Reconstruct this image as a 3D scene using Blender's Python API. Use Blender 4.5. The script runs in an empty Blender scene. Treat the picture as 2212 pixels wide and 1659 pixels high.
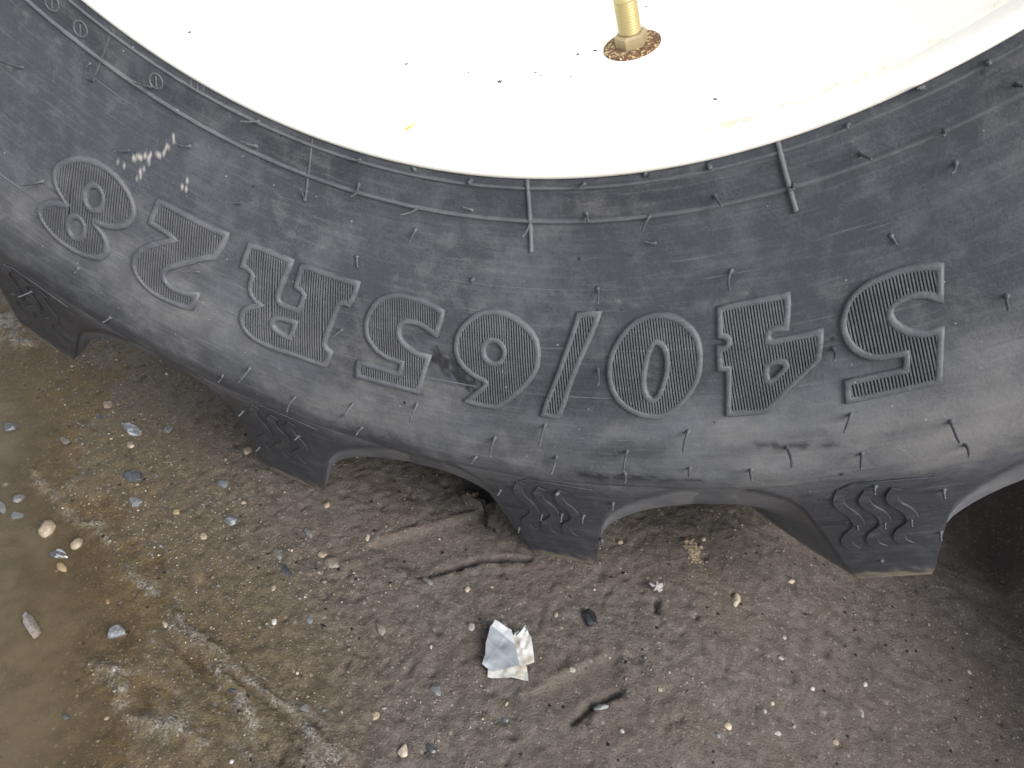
import bpy, bmesh, math, random, json
import numpy as np
from mathutils import Vector, Matrix

# ------------------------------------------------------------------ camera, world, sun, exposure
SC = bpy.context.scene
COL = SC.collection
CAM = bpy.data.objects.new("camera", bpy.data.cameras.new("camera"))
COL.objects.link(CAM)
CAM.matrix_world = Matrix(((0.95409283, -0.21273549, 0.21083285, 0.15816626),
                           (0.29676689, 0.57639034, -0.76138268, -0.3923),
                           (0.0404511, 0.78899796, 0.61306274, -0.19576909),
                           (0, 0, 0, 1)))
CAM.data.sensor_width = 36.0
CAM.data.lens = 28.08
CAM.data.clip_start = 0.01
CAM.data.clip_end = 200.0
CAM.data.dof.use_dof = True
CAM.data.dof.focus_distance = 0.50
CAM.data.dof.aperture_fstop = 18.0
SC.camera = CAM

SUN_EL, SUN_AZ = 33.0, 60.0          # degrees; azimuth measured from -y (towards the viewer) round to +x
sx = math.cos(math.radians(SUN_EL)) * math.sin(math.radians(SUN_AZ))
sy = -math.cos(math.radians(SUN_EL)) * math.cos(math.radians(SUN_AZ))
sz = math.sin(math.radians(SUN_EL))
W = bpy.data.worlds.new("World")
SC.world = W
W.use_nodes = True
wn = W.node_tree
sky = wn.nodes.new("ShaderNodeTexSky")
sky.sky_type = 'NISHITA'
sky.sun_disc = False
sky.sun_elevation = math.radians(SUN_EL)
sky.sun_rotation = math.atan2(sx, sy)
sky.air_density = 1.0
sky.dust_density = 2.0
sky.ozone_density = 1.0
bg = wn.nodes["Background"]
bg.inputs[1].default_value = 0.10
hs = wn.nodes.new("ShaderNodeHueSaturation")          # thin overcast: the blue of the clear sky is washed out
hs.inputs['Saturation'].default_value = 0.36
wn.links.new(sky.outputs[0], hs.inputs['Color'])
wn.links.new(hs.outputs[0], bg.inputs[0])
SUN = bpy.data.objects.new("sun", bpy.data.lights.new("sun", 'SUN'))
COL.objects.link(SUN)
SUN.data.energy = 1.5
SUN.data.angle = math.radians(40)
SUN.data.color = (1.0, 0.985, 0.965)
SUN.rotation_euler = Vector((sx, sy, sz)).to_track_quat('Z', 'Y').to_euler()
SC.view_settings.view_transform = 'Standard'
SC.view_settings.look = 'None'
SC.view_settings.exposure = 1.72
SC.view_settings.gamma = 1.0
SC.view_settings.use_curve_mapping = False

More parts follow.
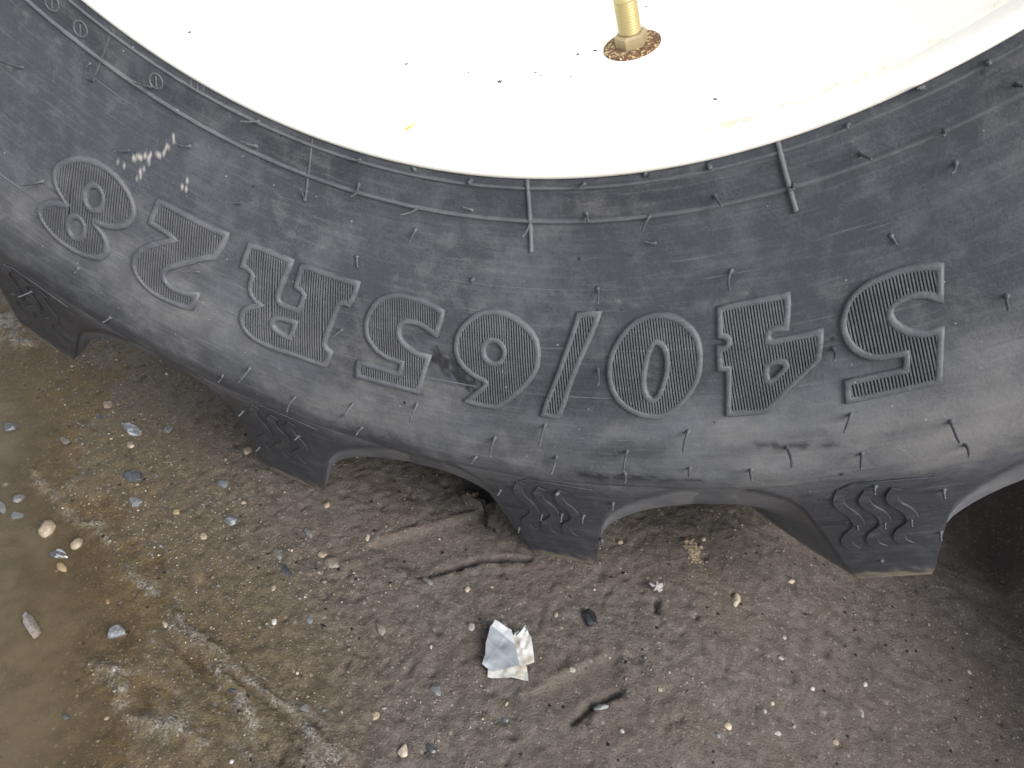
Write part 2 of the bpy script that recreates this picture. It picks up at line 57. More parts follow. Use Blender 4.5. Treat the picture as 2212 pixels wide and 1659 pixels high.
random.seed(7)
rng = np.random.default_rng(11)
GZ = -0.6869585
DT = 0.3399
TY = json.loads('''{"letters":[["8",[[[-52214,45695],[-52717,46116],[-52912,46493],[-52726,46870],[-52362,47192],[-51857,47421],[-51237,47613],[-50564,47815],[-50075,47944],[-50279,48109],[-50925,48253],[-51757,48481],[-52419,48795],[-52807,49148],[-52852,49432],[-52596,49659],[-52127,49918],[-51397,50137],[-50496,50323],[-49435,50454],[-48425,50498],[-47438,50500],[-46294,50423],[-45278,50288],[-44320,50045],[-43617,49706],[-43383,49342],[-43515,48969],[-43863,48668],[-44453,48394],[-45184,48217],[-45776,48100],[-46050,47975],[-45858,47850],[-45256,47839],[-44417,47733],[-43534,47545],[-42706,47280],[-41966,46905],[-41616,46503],[-41690,46105],[-42059,45743],[-42647,45442],[-43489,45165],[-44583,44913],[-45694,44761],[-46935,44694],[-48217,44689],[-49381,44794],[-50441,44990],[-51379,45296]],[[-46090,46207],[-45930,46356],[-45833,46518],[-45801,46686],[-45838,46851],[-45940,47004],[-46102,47137],[-46314,47245],[-46566,47319],[-46844,47358],[-47136,47358],[-47425,47319],[-47700,47244],[-47946,47136],[-48152,47003],[-48309,46850],[-48408,46686],[-48445,46519],[-48417,46357],[-48325,46209],[-48172,46080],[-47967,45978],[-47718,45907],[-47438,45870],[-47141,45870],[-46843,45906],[-46558,45976],[-46303,46078]],[[-47015,48507],[-46859,48643],[-46755,48796],[-46710,48957],[-46725,49119],[-46800,49274],[-46931,49413],[-47109,49530],[-47326,49618],[-47571,49673],[-47831,49690],[-48093,49670],[-48345,49613],[-48575,49524],[-48771,49405],[-48924,49265],[-49027,49110],[-49075,48948],[-49065,48788],[-48997,48637],[-48874,48502],[-48701,48390],[-48488,48306],[-48243,48254],[-47980,48237],[-47713,48256],[-47454,48309],[-47217,48394]]],[[-52777,49239,-52597,49607],[-52546,49017,-52148,49838],[-52298,48830,-51748,49970],[-52025,48693,-51364,50068],[-51742,48573,-50989,50150],[-52763,46372,-52180,47225],[-51450,48470,-50621,50216],[-52591,46121,-51708,47415],[-51140,48400,-50254,50282],[-52376,45929,-51277,47547],[-50838,48315,-49900,50313],[-52152,45753,-50855,47665],[-50527,48246,-49539,50363],[-51894,45621,-50435,47784],[-50224,48161,-49192,50378],[-51624,45502,-48845,50393],[-51365,45371,-48497,50409],[-51083,45268,-48986,48517],[-48460,49630,-48149,50425],[-50790,45179,-48738,48321],[-48065,49749,-47808,50423],[-50495,45091,-48439,48222],[-47714,49765,-47466,50422],[-50189,45017,-48115,48172],[-47391,49712,-47129,50403],[-49871,44957,-47756,48186],[-47088,49608,-46799,50367],[-49551,44898,-48470,46362],[-47962,47166,-47357,48280],[-46822,49419,-46462,50349],[-49220,44852,-48300,46084],[-47493,47364,-46131,50314],[-48878,44821,-48050,45924],[-47104,47425,-45799,50279],[-48535,44790,-47750,45836],[-46750,47424,-45474,50227],[-48191,44759,-47409,45805],[-46429,47361,-45147,50175],[-47824,44757,-47038,45818],[-46142,47237,-45850,47785],[-45648,48184,-44833,50088],[-47458,44754,-46616,45903],[-45890,47054,-45504,47770],[-45256,48265,-44519,50002],[-47090,44752,-46033,46235],[-45782,46633,-45157,47756],[-44857,48364,-44210,49900],[-46712,44765,-44826,47710],[-44466,48448,-43914,49763],[-46323,44791,-44495,47665],[-44024,48648,-43631,49593],[-45944,44804,-44171,47604],[-43514,49017,-43430,49220],[-45555,44832,-43854,47528],[-45145,44888,-43528,47469],[-44735,44944,-43226,47363],[-44306,45029,-42915,47273],[-43867,45129,-42620,47153],[-43430,45231,-42341,47004],[-42955,45389,-42062,46856],[-42465,45579,-41824,46635],[-41851,45974,-41692,46238]]],["2",[[[-39020,44668],[-37573,44682],[-36730,44675],[-35885,44671],[-35038,44669],[-34190,44670],[-33333,44682],[-32476,44697],[-30802,44678],[-29901,44649],[-28999,44623],[-28967,44873],[-29210,45394],[-29549,46090],[-30510,46346],[-31687,46739],[-32920,47208],[-34060,47673],[-35029,48086],[-35542,48415],[-35568,48719],[-35268,48989],[-34655,49202],[-33772,49271],[-32790,49241],[-31662,49104],[-30640,48950],[-30737,49374],[-30865,49866],[-32015,50064],[-33354,50166],[-34710,50228],[-36105,50204],[-37258,50064],[-38265,49834],[-39043,49489],[-39507,49111],[-39638,48642],[-39396,48225],[-38871,47785],[-37983,47282],[-36863,46831],[-35885,46476],[-35386,46243],[-35811,46161],[-36778,46119],[-37949,46085],[-39145,46086],[-39165,45750],[-39086,45237]]],[[-39553,48635,-39277,49247],[-39366,48306,-38824,49514],[-39126,48093,-38411,49700],[-38877,47898,-38026,49818],[-38611,47736,-37656,49903],[-38345,47575,-37286,49989],[-39108,45707,-38898,46022],[-38070,47431,-36935,50022],[-39037,45292,-38545,46019],[-37796,47288,-36579,50074],[-38991,44856,-38191,46015],[-37504,47178,-36229,50109],[-38723,44728,-37828,46027],[-37221,47053,-35884,50127],[-38353,44738,-37465,46039],[-36929,46944,-35546,50127],[-37993,44735,-37101,46051],[-36637,46837,-35201,50145],[-37622,44746,-36746,46050],[-36345,46730,-35557,48330],[-35251,49055,-34862,50147],[-37261,44744,-36374,46078],[-36052,46624,-35290,48152],[-34856,49191,-34529,50130],[-36900,44742,-36010,46092],[-35767,46505,-35016,47992],[-34475,49295,-34195,50114],[-36538,44741,-35628,46135],[-35490,46371,-34727,47865],[-34127,49314,-33861,50099],[-36176,44740,-34437,47739],[-33772,49350,-33527,50084],[-35814,44739,-34139,47630],[-33436,49336,-33193,50070],[-35452,44739,-33847,47506],[-33100,49323,-32864,50038],[-35099,44726,-33556,47382],[-32763,49309,-32529,50025],[-34736,44727,-33264,47260],[-32432,49280,-32200,49994],[-34373,44728,-32971,47139],[-32107,49233,-31870,49964],[-34009,44730,-32672,47035],[-31776,49205,-31551,49898],[-33636,44746,-32379,46916],[-31450,49159,-31226,49852],[-33273,44748,-32078,46813],[-31130,49098,-30906,49788],[-32909,44751,-31785,46696],[-30803,49054,-30745,49223],[-32545,44755,-31484,46596],[-32180,44759,-31182,46496],[-31825,44749,-30879,46397],[-31460,44754,-30584,46284],[-31104,44745,-30273,46201],[-30747,44737,-29962,46119],[-30390,44729,-29650,46038],[-30033,44721,-29445,45752],[-29685,44700,-29282,45397],[-29327,44694,-29121,45047]]],["R",[[[-25255,44555],[-24364,44539],[-23471,44527],[-22553,44512],[-21633,44501],[-20463,44522],[-19294,44548],[-19380,44974],[-19574,45423],[-19747,45922],[-19898,46379],[-20026,46791],[-19719,47084],[-18997,47207],[-17895,47193],[-16709,47119],[-16538,46798],[-16421,46393],[-16350,46120],[-16825,45909],[-17651,45834],[-17724,45695],[-17592,45209],[-17496,44576],[-16088,44535],[-15229,44540],[-14370,44548],[-13512,44559],[-12654,44572],[-10963,44564],[-9507,44547],[-9550,44953],[-9788,45432],[-10040,45837],[-10750,45780],[-11447,45963],[-11720,46373],[-11962,46883],[-12268,47564],[-12584,48266],[-12671,48689],[-12329,48945],[-11705,49079],[-11826,49441],[-12068,49994],[-13378,50059],[-14176,50051],[-14975,50046],[-15935,50046],[-16896,50050],[-17744,50083],[-18592,50119],[-19452,50116],[-20314,50116],[-21736,50053],[-22766,49884],[-23652,49533],[-24101,49082],[-24036,48585],[-23344,48152],[-22268,47835],[-21984,47677],[-22591,47614],[-23381,47358],[-23846,46993],[-23914,46558],[-23832,46151],[-24185,45998],[-24882,45885],[-25564,45891],[-25508,45448],[-25383,44952]],[[-19871,48284],[-19296,48074],[-18448,47998],[-17580,47972],[-16825,47943],[-16939,48374],[-17143,49039],[-18060,49049],[-18945,49004],[-19663,48822],[-20030,48576]]],[[-24026,48828,-23868,49261],[-25412,45300,-25102,45815],[-23800,48532,-23431,49549],[-25305,44905,-24724,45857],[-23529,48354,-23045,49704],[-25136,44611,-24339,45914],[-23844,46846,-23763,47014],[-23246,48209,-22671,49826],[-24776,44610,-23897,46074],[-23802,46250,-23267,47338],[-22942,48113,-22319,49880],[-24417,44610,-22867,47464],[-22638,48018,-21968,49934],[-24067,44596,-22482,47559],[-22326,47940,-21623,49971],[-23707,44596,-22124,47593],[-22041,47798,-21282,49991],[-23356,44583,-20942,50012],[-22997,44584,-20607,50016],[-22646,44572,-20268,50037],[-22286,44574,-19933,50042],[-21934,44562,-19603,50029],[-21574,44565,-19842,48187],[-19595,48906,-19268,50035],[-21215,44569,-19541,48080],[-19230,48995,-18934,50041],[-20855,44572,-19927,46307],[-19539,47185,-19233,47989],[-18865,49085,-18599,50047],[-20495,44577,-19784,45886],[-19174,47237,-18902,47963],[-18527,49091,-18274,50018],[-20127,44595,-19645,45472],[-18816,47274,-18570,47938],[-18185,49115,-17944,50008],[-19767,44600,-19494,45093],[-18476,47265,-18239,47913],[-17847,49122,-17614,49998],[-18131,47272,-17902,47904],[-17514,49113,-17284,49989],[-17791,47264,-17565,47896],[-17177,49121,-16955,49980],[-17458,47241,-17228,47888],[-16982,48649,-16625,49972],[-17124,47218,-16891,47881],[-16822,48089,-16295,49964],[-17589,45369,-17379,45802],[-16790,47196,-15962,49974],[-17493,44865,-17020,45825],[-16549,46928,-15633,49967],[-17259,44634,-16614,45950],[-16396,46453,-15304,49960],[-16908,44629,-14971,49971],[-16563,44610,-14642,49966],[-16211,44606,-14309,49978],[-15860,44601,-13981,49973],[-15508,44598,-13652,49969],[-15149,44608,-13321,49983],[-14798,44606,-12996,49962],[-14439,44617,-12671,49942],[-14088,44615,-12667,48505],[-12588,48817,-12347,49922],[-13737,44614,-12486,47938],[-12201,49048,-12039,49815],[-13379,44627,-12281,47476],[-11855,49114,-11818,49282],[-13028,44626,-12082,47024],[-12671,44640,-11883,46598],[-12320,44640,-11680,46210],[-11975,44626,-11457,45886],[-11625,44627,-11140,45815],[-11275,44629,-10829,45729],[-10924,44631,-10485,45731],[-10580,44619,-10130,45762],[-10230,44622,-9887,45490],[-9886,44611,-9689,45106]]],["5",[[[-4851,44795],[-3854,44628],[-2643,44568],[-1412,44581],[-180,44615],[1070,44739],[1965,44860],[2690,45012],[2611,45399],[2371,45838],[2215,46295],[1692,46214],[889,46031],[5,45894],[-863,45847],[-1792,45898],[-2520,46059],[-2920,46317],[-2958,46652],[-2710,46962],[-2228,47212],[-1506,47440],[-634,47617],[218,47722],[1346,47764],[1158,48167],[902,48701],[678,49204],[434,50014],[-783,50034],[-2253,50029],[-3731,50034],[-5218,50026],[-6545,50026],[-7708,50050],[-7742,49627],[-7666,49176],[-6701,49164],[-5531,49147],[-4191,49176],[-3026,49191],[-2202,49172],[-2048,48830],[-1951,48421],[-2667,48385],[-3507,48366],[-4533,48273],[-5509,48058],[-6270,47721],[-6916,47374],[-7210,46950],[-7306,46509],[-7130,46007],[-6622,45478],[-5814,45052]]],[[-7685,49463,-7567,49974],[-7422,49251,-7256,49963],[-7109,49241,-6945,49952],[-6796,49231,-6634,49941],[-7263,46655,-7126,47031],[-6480,49238,-6320,49949],[-7134,46146,-6664,47453],[-6167,49229,-6010,49939],[-6916,45878,-6278,47663],[-5855,49221,-5697,49947],[-6686,45641,-5914,47812],[-5539,49229,-5384,49956],[-6432,45464,-5548,47978],[-5227,49221,-5074,49947],[-6166,45316,-5209,48050],[-4912,49230,-4761,49956],[-5898,45169,-4872,48123],[-4596,49240,-4452,49949],[-5613,45065,-4536,48196],[-4282,49250,-4141,49959],[-5314,44991,-4209,48238],[-3967,49260,-3832,49952],[-5015,44916,-3887,48265],[-3657,49254,-3521,49963],[-4716,44843,-3565,48292],[-3343,49265,-3213,49957],[-4410,44783,-3248,48303],[-3033,49260,-2905,49952],[-4098,44739,-2931,48315],[-2724,49256,-2598,49947],[-3786,44694,-2618,48311],[-2414,49252,-2288,49959],[-3463,44678,-2885,46215],[-2621,47062,-2298,48340],[-2131,49116,-1981,49955],[-3139,44662,-2623,46038],[-2249,47258,-1982,48353],[-1943,48528,-1675,49951],[-2816,44647,-2330,45949],[-1901,47378,-1368,49948],[-2492,44632,-2033,45876],[-1558,47485,-1060,49962],[-2164,44632,-1725,45832],[-1225,47561,-754,49959],[-1830,44645,-1408,45817],[-893,47637,-449,49957],[-1502,44645,-1095,45788],[-565,47699,-146,49938],[-1174,44646,-773,45788],[-245,47729,158,49937],[-841,44660,-447,45803],[78,47776,451,49850],[-514,44662,-121,45818],[394,47792,654,49165],[-182,44677,213,45863],[709,47808,875,48662],[154,44707,550,45922],[1023,47825,1097,48202],[489,44737,883,45967],[829,44781,1222,46042],[1163,44812,1561,46117],[1502,44857,1894,46178],[1839,44903,2211,46181],[2179,44963,2396,45696],[2523,45037,2598,45290]]],["6",[[[9512,44585],[10679,44582],[11685,44672],[12858,44892],[13939,45186],[14764,45526],[15336,45911],[15580,46380],[15619,46865],[15493,47366],[15095,47744],[14462,48213],[13599,48705],[12660,49179],[11645,49635],[10589,50091],[9697,50119],[8450,50119],[7353,50070],[6722,50004],[7503,49631],[8283,49249],[8984,48883],[9135,48661],[8812,48512],[8091,48412],[7118,48218],[6207,47910],[5522,47550],[5103,47100],[5043,46668],[5100,46234],[5524,45783],[6129,45414],[6908,45076],[7703,44811],[8519,44667]],[[11317,46534],[11383,46683],[11377,46838],[11300,46990],[11155,47132],[10951,47257],[10699,47357],[10409,47429],[10098,47467],[9780,47470],[9472,47438],[9187,47372],[8939,47275],[8742,47153],[8605,47013],[8534,46860],[8534,46704],[8605,46552],[8745,46412],[8945,46290],[9198,46192],[9490,46124],[9806,46088],[10129,46087],[10444,46119],[10734,46184],[10984,46277],[11182,46396]]],[[5097,46476,5312,47275],[5316,46092,5713,47584],[5569,45827,6086,47789],[5854,45664,6439,47917],[6134,45488,6790,48047],[6428,45355,7137,48162],[7402,49761,7432,49995],[6723,45224,7470,48216],[7699,49619,7750,50018],[7023,45107,7805,48285],[7995,49462,8067,50025],[7328,45005,8138,48355],[8292,49323,8384,50049],[7633,44904,8466,48394],[8588,49169,8697,50040],[7947,44831,8792,48434],[8883,49018,9012,50048],[8265,44772,8707,46370],[8916,47325,9324,50039],[8588,44727,8996,46207],[9264,47455,9638,50048],[8915,44697,9299,46104],[9596,47510,9949,50041],[9241,44667,9612,46043],[9922,47536,10260,50034],[9572,44651,9936,46026],[10239,47517,10569,50010],[9906,44649,10266,46037],[10551,47467,10869,49888],[10240,44648,10605,46092],[10856,47374,11169,49766],[10573,44647,10955,46204],[11148,47207,11467,49630],[10909,44660,11358,46589],[11393,46778,11765,49496],[11249,44687,12063,49363],[11591,44728,12361,49231],[11935,44783,12658,49101],[12278,44838,12955,48956],[12623,44907,13251,48813],[12967,44977,13546,48656],[13315,45075,13841,48500],[13661,45173,14134,48330],[14006,45271,14428,48162],[14356,45412,14718,47950],[14704,45553,15008,47740],[15064,45778,15295,47488],[15443,46160,15557,47019]]],["/",[[[20991,44429],[22164,44407],[23327,44425],[22995,44809],[22580,45198],[22167,45594],[21833,45897],[21499,46205],[21166,46518],[20833,46835],[20499,47159],[20164,47488],[19746,47970],[19330,48460],[19000,48918],[18668,49386],[18362,49789],[18053,50203],[17105,50269],[16165,50206],[16680,49468],[17089,48989],[17496,48522],[17949,48002],[18403,47493],[18707,47122],[19010,46757],[19312,46400],[19718,45930],[20125,45469],[20412,45119],[20701,44772]]],[[16605,49656,16646,50161],[16895,49291,16969,50178],[17185,48949,17290,50179],[17476,48628,17610,50164],[17766,48296,17928,50133],[18053,47954,18233,49875],[18343,47631,18527,49494],[18631,47298,18817,49090],[18915,46942,19105,48694],[19198,46606,19393,48305],[19481,46276,19684,47967],[19764,45951,19977,47632],[20047,45631,20271,47317],[20327,45300,20566,47022],[20607,44961,20860,46732],[20887,44625,21156,46460],[21202,44490,21450,46177],[21537,44475,21745,45912],[21873,44474,22040,45637],[22209,44473,22334,45365],[22544,44472,22628,45082],[22879,44472,22923,44803]]],["0",[[[30813,44577],[31777,44641],[32712,44791],[33604,45062],[34381,45417],[34888,45851],[35069,46311],[35044,46806],[34874,47268],[34628,47738],[34158,48209],[33514,48645],[32721,49089],[31790,49505],[30801,49853],[29853,50029],[28861,50044],[27811,49939],[26774,49715],[25897,49392],[25177,48993],[24702,48479],[24458,47972],[24451,47469],[24602,46976],[24955,46494],[25471,46023],[26196,45563],[27084,45151],[28132,44821],[29154,44653],[29993,44571]],[[30299,45877],[30834,45995],[31183,46217],[31347,46542],[31365,46977],[31223,47416],[30916,47898],[30456,48386],[29977,48805],[29456,49075],[28918,49071],[28495,48870],[28255,48516],[28269,48052],[28438,47595],[28693,47110],[29025,46638],[29415,46284],[29878,45973]]],[[24547,47237,24657,48330],[24823,46742,25022,48759],[25117,46409,25368,49028],[25419,46135,25705,49223],[25728,45920,26037,49374],[26041,45733,26364,49495],[26355,45549,26690,49617],[26675,45405,27012,49693],[26993,45251,27333,49770],[27318,45136,27652,49832],[27644,45036,27969,49878],[27971,44937,28285,49910],[28299,44852,28520,47367],[28585,48981,28600,49941],[28630,44794,28816,46867],[28905,49133,28914,49973],[28963,44749,29118,46487],[29222,49135,29227,49975],[29295,44704,29426,46209],[29537,49108,29539,49961],[29627,44661,29740,46000],[29850,48932,29851,49963],[29960,44630,30060,45874],[30162,48715,30162,49904],[30294,44626,30385,45842],[30474,48428,30473,49845],[30629,44636,30717,45916],[30786,48101,30784,49787],[30963,44645,31051,46071],[31098,47679,31095,49685],[31297,44668,31406,49568],[31629,44692,31716,49467],[31962,44728,32027,49338],[32293,44778,32338,49196],[32624,44840,32649,49055],[32954,44916,32961,48886],[33282,45018,33273,48720],[33609,45120,33586,48526],[33934,45274,33900,48320],[34256,45416,34215,48089],[34576,45636,34534,47776],[34891,45922,34862,47232]]],["4",[[[38068,44574],[38935,44538],[39796,44506],[40692,44489],[41581,44475],[42463,44463],[43338,44455],[44071,44464],[44799,44474],[45521,44486],[45372,44905],[45119,45376],[44794,45925],[43847,45888],[43023,45942],[42670,46190],[42589,46500],[43329,46535],[44591,46494],[45831,46479],[47056,46470],[48057,46485],[47788,46970],[47534,47346],[47281,47729],[46346,48057],[45737,48275],[45128,48498],[44480,48722],[43831,48952],[43173,49208],[42514,49470],[41803,49769],[41091,50078],[40038,50087],[39391,50077],[38740,50068],[37982,50061],[37218,50057],[37390,49505],[37638,48847],[37843,48204],[38043,47587],[37113,47542],[37205,47113],[37404,46486],[38048,46519],[38449,46359],[38571,46126],[38328,45933],[37643,45877],[37793,45411],[37943,44952]],[[42061,47644],[42759,47547],[43510,47519],[43961,47615],[44077,47831],[43530,48082],[42865,48329],[42223,48519],[41753,48466],[41756,48127],[41919,47802]]],[[37272,46960,37279,47491],[37599,46550,37609,47507],[37601,49009,37581,49993],[37895,45158,37917,45836],[37933,46567,37939,47523],[37937,47979,37900,49991],[38218,44623,38255,45867],[38266,46492,38218,49991],[38561,44605,38534,50005],[38903,44601,38850,50005],[39245,44584,39165,50006],[39585,44568,39480,50006],[39925,44565,39792,50023],[40264,44550,40104,50024],[40601,44548,40416,50012],[40938,44546,40726,50014],[41274,44532,41036,50017],[41609,44531,41353,49903],[41943,44530,41788,48006],[41756,48528,41671,49761],[42277,44518,42131,47581],[42066,48562,41990,49621],[42609,44518,42450,47535],[42380,48528,42307,49497],[42940,44519,42864,45996],[42830,46571,42768,47490],[42697,48439,42625,49360],[43270,44507,43193,45869],[43148,46581,43084,47472],[43016,48337,42941,49239],[43599,44509,43515,45855],[43465,46592,43397,47469],[43336,48209,43258,49119],[43927,44511,43838,45830],[43782,46578,43706,47505],[43656,48082,43575,48987],[44253,44525,44156,45842],[44099,46563,44006,47635],[43979,47930,43891,48870],[44579,44528,44474,45855],[44414,46562,44207,48755],[44904,44530,44790,45868],[44729,46549,44522,48654],[45227,44534,45163,45252],[45042,46549,44837,48541],[45355,46536,45153,48429],[45667,46537,45468,48318],[45977,46538,45784,48195],[46287,46527,46099,48087],[46595,46528,46414,47980],[46902,46531,46731,47860],[47209,46533,47045,47755],[47514,46536,47374,47546],[47818,46539,47757,46968]]],["5",[[[60625,45008],[59793,44839],[58871,44720],[57819,44647],[56714,44633],[56092,44659],[55466,44687],[54877,44722],[54285,44758],[53234,44893],[52309,45112],[51508,45435],[50938,45833],[50539,46256],[50433,46719],[50594,47173],[50995,47573],[51591,47908],[52389,48156],[53406,48276],[54386,48283],[54937,48304],[55484,48325],[55312,48671],[55042,49147],[54492,49142],[53938,49138],[53294,49130],[52645,49123],[51940,49136],[51230,49151],[50395,49156],[49551,49164],[49344,49621],[49166,50115],[50207,50106],[51036,50091],[51857,50079],[52453,50074],[53045,50070],[53633,50068],[54299,50062],[54959,50057],[55614,50055],[56211,50055],[56804,50057],[57391,50061],[57632,49650],[57873,49247],[58145,48834],[58418,48428],[58652,48066],[58887,47709],[57953,47680],[57054,47575],[56253,47421],[55519,47128],[55051,46787],[54922,46431],[55185,46129],[55794,45958],[56622,45842],[57475,45816],[58270,45867],[58995,46015],[59781,46236],[59956,45975],[60131,45717],[60377,45360]]],[[49377,49600,49340,50049],[49748,49221,49678,50040],[50088,49214,50013,50046],[50701,46135,50615,47134],[50425,49222,50348,50038],[51085,45783,50931,47452],[50762,49216,50681,50030],[51464,45520,51254,47656],[51097,49211,51014,50023],[51834,45356,51577,47836],[51432,49207,51345,50016],[52203,45206,51904,47938],[51765,49202,51673,50024],[52567,45104,52230,48041],[52097,49199,52002,50018],[52930,45015,52556,48117],[52429,49182,52329,50013],[53291,44939,52885,48156],[52758,49179,52655,50009],[53648,44888,53213,48195],[53084,49191,52980,50004],[54003,44848,53540,48221],[53411,49189,53304,50001],[54357,44810,53870,48222],[53735,49201,53624,50011],[54709,44783,54198,48223],[54059,49200,53945,50009],[55059,44757,54525,48225],[54381,49199,54265,50006],[55406,44744,55188,46078],[55063,46862,54848,48240],[54703,49199,54583,50004],[55752,44731,55540,45979],[55360,47075,55170,48255],[55021,49213,54900,50003],[56099,44706,55890,45892],[55661,47241,55218,49988],[56443,44694,56233,45841],[55966,47370,55533,49988],[56785,44682,56576,45791],[56270,47487,55846,49988],[57122,44694,56911,45777],[56583,47543,56159,49988],[57459,44694,57242,45775],[56894,47598,56469,49989],[57796,44695,57572,45774],[57204,47654,56779,49990],[58125,44719,57899,45784],[57516,47686,57087,49992],[58454,44744,58221,45807],[57828,47717,57395,49994],[58780,44768,58535,45864],[58140,47737,57839,49261],[59102,44805,58843,45933],[58453,47745,58280,48590],[59423,44841,59150,46003],[58762,47765,58733,47900],[59739,44889,59452,46084],[60050,44948,59750,46177],[60360,45008,60223,45549]]]],"sp":[[-25174,-1598,-34702,-25122,-2969,-33953],[-21124,-775,-35167,-21008,-1291,-34891],[-17585,-264,-35214,-17622,-1494,-34595],[-11137,-266,-37761,-11296,-1443,-37079],[-10877,-34,-36326,-11081,-1436,-35923],[-15307,-831,-38202,-15269,-2090,-37591],[-19039,-1738,-38734,-18899,-3043,-38281],[-24498,-3445,-40885,-24549,-4934,-40532],[-11996,-1499,-40943,-12074,-2834,-40376],[-8043,-805,-40299,-8104,-1101,-39497],[-4723,-260,-39047,-4553,-1644,-39184],[-1096,-357,-39817,-1474,-1858,-39622],[-1060,-771,-40999,-871,-2043,-41060],[2154,-277,-39376,1902,-926,-38980],[2000,-16,-37780,2047,-355,-37783],[-1384,40,-37601,-1222,-130,-37644],[-4666,-35,-37637,-4724,-766,-37340],[8322,-12,-36889,8351,-942,-36770],[8660,-269,-38426,8918,-926,-38510],[12014,-346,-37925,11924,-1843,-38113],[12529,-808,-39144,12130,-1977,-38559],[5624,-347,-39388,5627,-1884,-39627],[11419,67,-35786,11463,-156,-35827],[14479,-4,-34893,14593,-300,-34932],[15080,-255,-36297,15504,-1469,-36243],[18601,-329,-35081,18423,-1594,-34834],[21129,-256,-33150,21472,-1571,-32870],[20251,-24,-32003,20196,-795,-31871],[22782,25,-30001,22528,-1230,-29757],[24198,-351,-31603,23972,-1618,-31405],[25020,-857,-32749,24705,-2192,-32739],[23382,-1726,-36250,23658,-2099,-36450],[26256,-265,-29331,26235,-1383,-29055],[24943,-49,-28659,24873,-324,-28658],[2781,-1681,-42953,2799,-1909,-42925],[-4431,-1750,-42957,-4219,-2161,-43401],[10003,-1741,-41992,10262,-2789,-42252],[10806,-3357,-46101,11125,-4814,-46090],[-5021,-3388,-47192,-5029,-4834,-47050],[-4234,-4352,-52090,-4235,-5824,-52192],[109,-4185,-50995,307,-5793,-51216],[-3752,-4369,-53913,-3785,-5122,-53914],[5252,-4356,-52097,5439,-5834,-52291],[8259,-4181,-50300,8395,-5838,-50528],[4073,-4361,-54021,3990,-5038,-54059],[9158,-4367,-52407,9248,-5792,-52542],[5346,-2935,-57908,5254,-3355,-58066],[9323,-3396,-56321,9227,-3647,-56414],[13250,-4357,-50676,13382,-5900,-50902],[13374,-4366,-52435,13470,-5070,-52484],[16365,-4190,-48330,16350,-5833,-48537],[16914,-4369,-50825,16971,-5164,-50820],[12860,-3087,-56352,12927,-3546,-56547],[16675,-1610,-39522,16784,-3206,-39746],[28525,-3273,-37437,28378,-4687,-37407],[22280,-3370,-41829,22257,-4742,-41661],[24006,-4176,-44935,23674,-5639,-45049],[28394,-4356,-43983,28636,-5849,-44062],[29491,-4370,-45160,29511,-5274,-45149],[21552,-4359,-47801,21862,-5834,-47910],[25172,-4368,-47101,25097,-5608,-47120],[20138,-4370,-49916,20236,-5263,-49900],[26652,-3689,-49699,26681,-4137,-49865],[30080,-3095,-49336,30147,-3557,-49525],[27188,-1744,-54501,27260,-2100,-54638],[28564,-1741,-53802,28594,-2135,-53972],[29770,-1780,-53040,29823,-2226,-53226],[31914,-801,-54418,31976,-1297,-54625],[30202,749,-59435,30173,630,-59464],[8016,-1577,-60767,8059,-1956,-60932],[6117,-164,-64268,6168,-504,-64420],[12278,-300,-63060,12305,-546,-63165],[9474,-1872,-59866,9532,-2379,-60085],[10974,-1989,-59333,11026,-2493,-59548],[-11458,-4358,-51127,-11424,-5779,-51235],[-13690,-4369,-52292,-13633,-5038,-52368],[-8403,-4368,-52672,-8263,-5726,-52823],[-13935,-2863,-56630,-14052,-3305,-56764],[-15436,-38,-62985,-15558,-429,-63095],[-14569,-3384,-45151,-14701,-4630,-44511],[-21619,-4368,-49580,-21671,-5035,-49564],[-4936,-4368,-53151,-4933,-4910,-53149],[-21280,-524,-34327,-21188,-969,-34370],[-23038,-4290,-46230,-22939,-4774,-46286],[-29507,-2924,-50140,-29868,-3721,-50179],[-9851,-2671,-57932,-9967,-3029,-58031]],"rad":[[[[-20204,37633],[-20016,39089],[-19976,39848],[-19551,41131]],0.5],[[[13908,37576],[14070,38619],[14148,39733],[14409,41373]],1.0],[[[48240,37476],[48190,38842],[48240,39858],[48370,40925]],1.15],[[[-54286,37903],[-54281,38861],[-54289,39690],[-54150,40702]],0.35]],"gau":[[-63452,38874],[-58540,39006],[-45792,38867],[-39657,37692]],"wv":[[[-3189,56708],[-4730,56412],[-5443,57482],[-5401,58395],[-4795,59403],[-4521,60484],[-4940,61435],[-5856,62285],[-6267,63044],[-6262,63866],[-5826,64560]],[[-862,56711],[-2405,56865],[-3112,57635],[-3071,58540],[-2390,59409],[-2133,60400],[-2481,61416],[-3396,62138],[-3917,62944],[-3934,63840],[-3330,64559]],[[1476,56818],[3,56872],[-690,57641],[-651,58534],[9,59406],[258,60388],[-78,61379],[-965,62066],[-1469,62844],[-1485,63723],[-901,64446]]],"pan":[[-5030,56351],[-3701,55857],[-516,55952],[3569,56273]]}''')
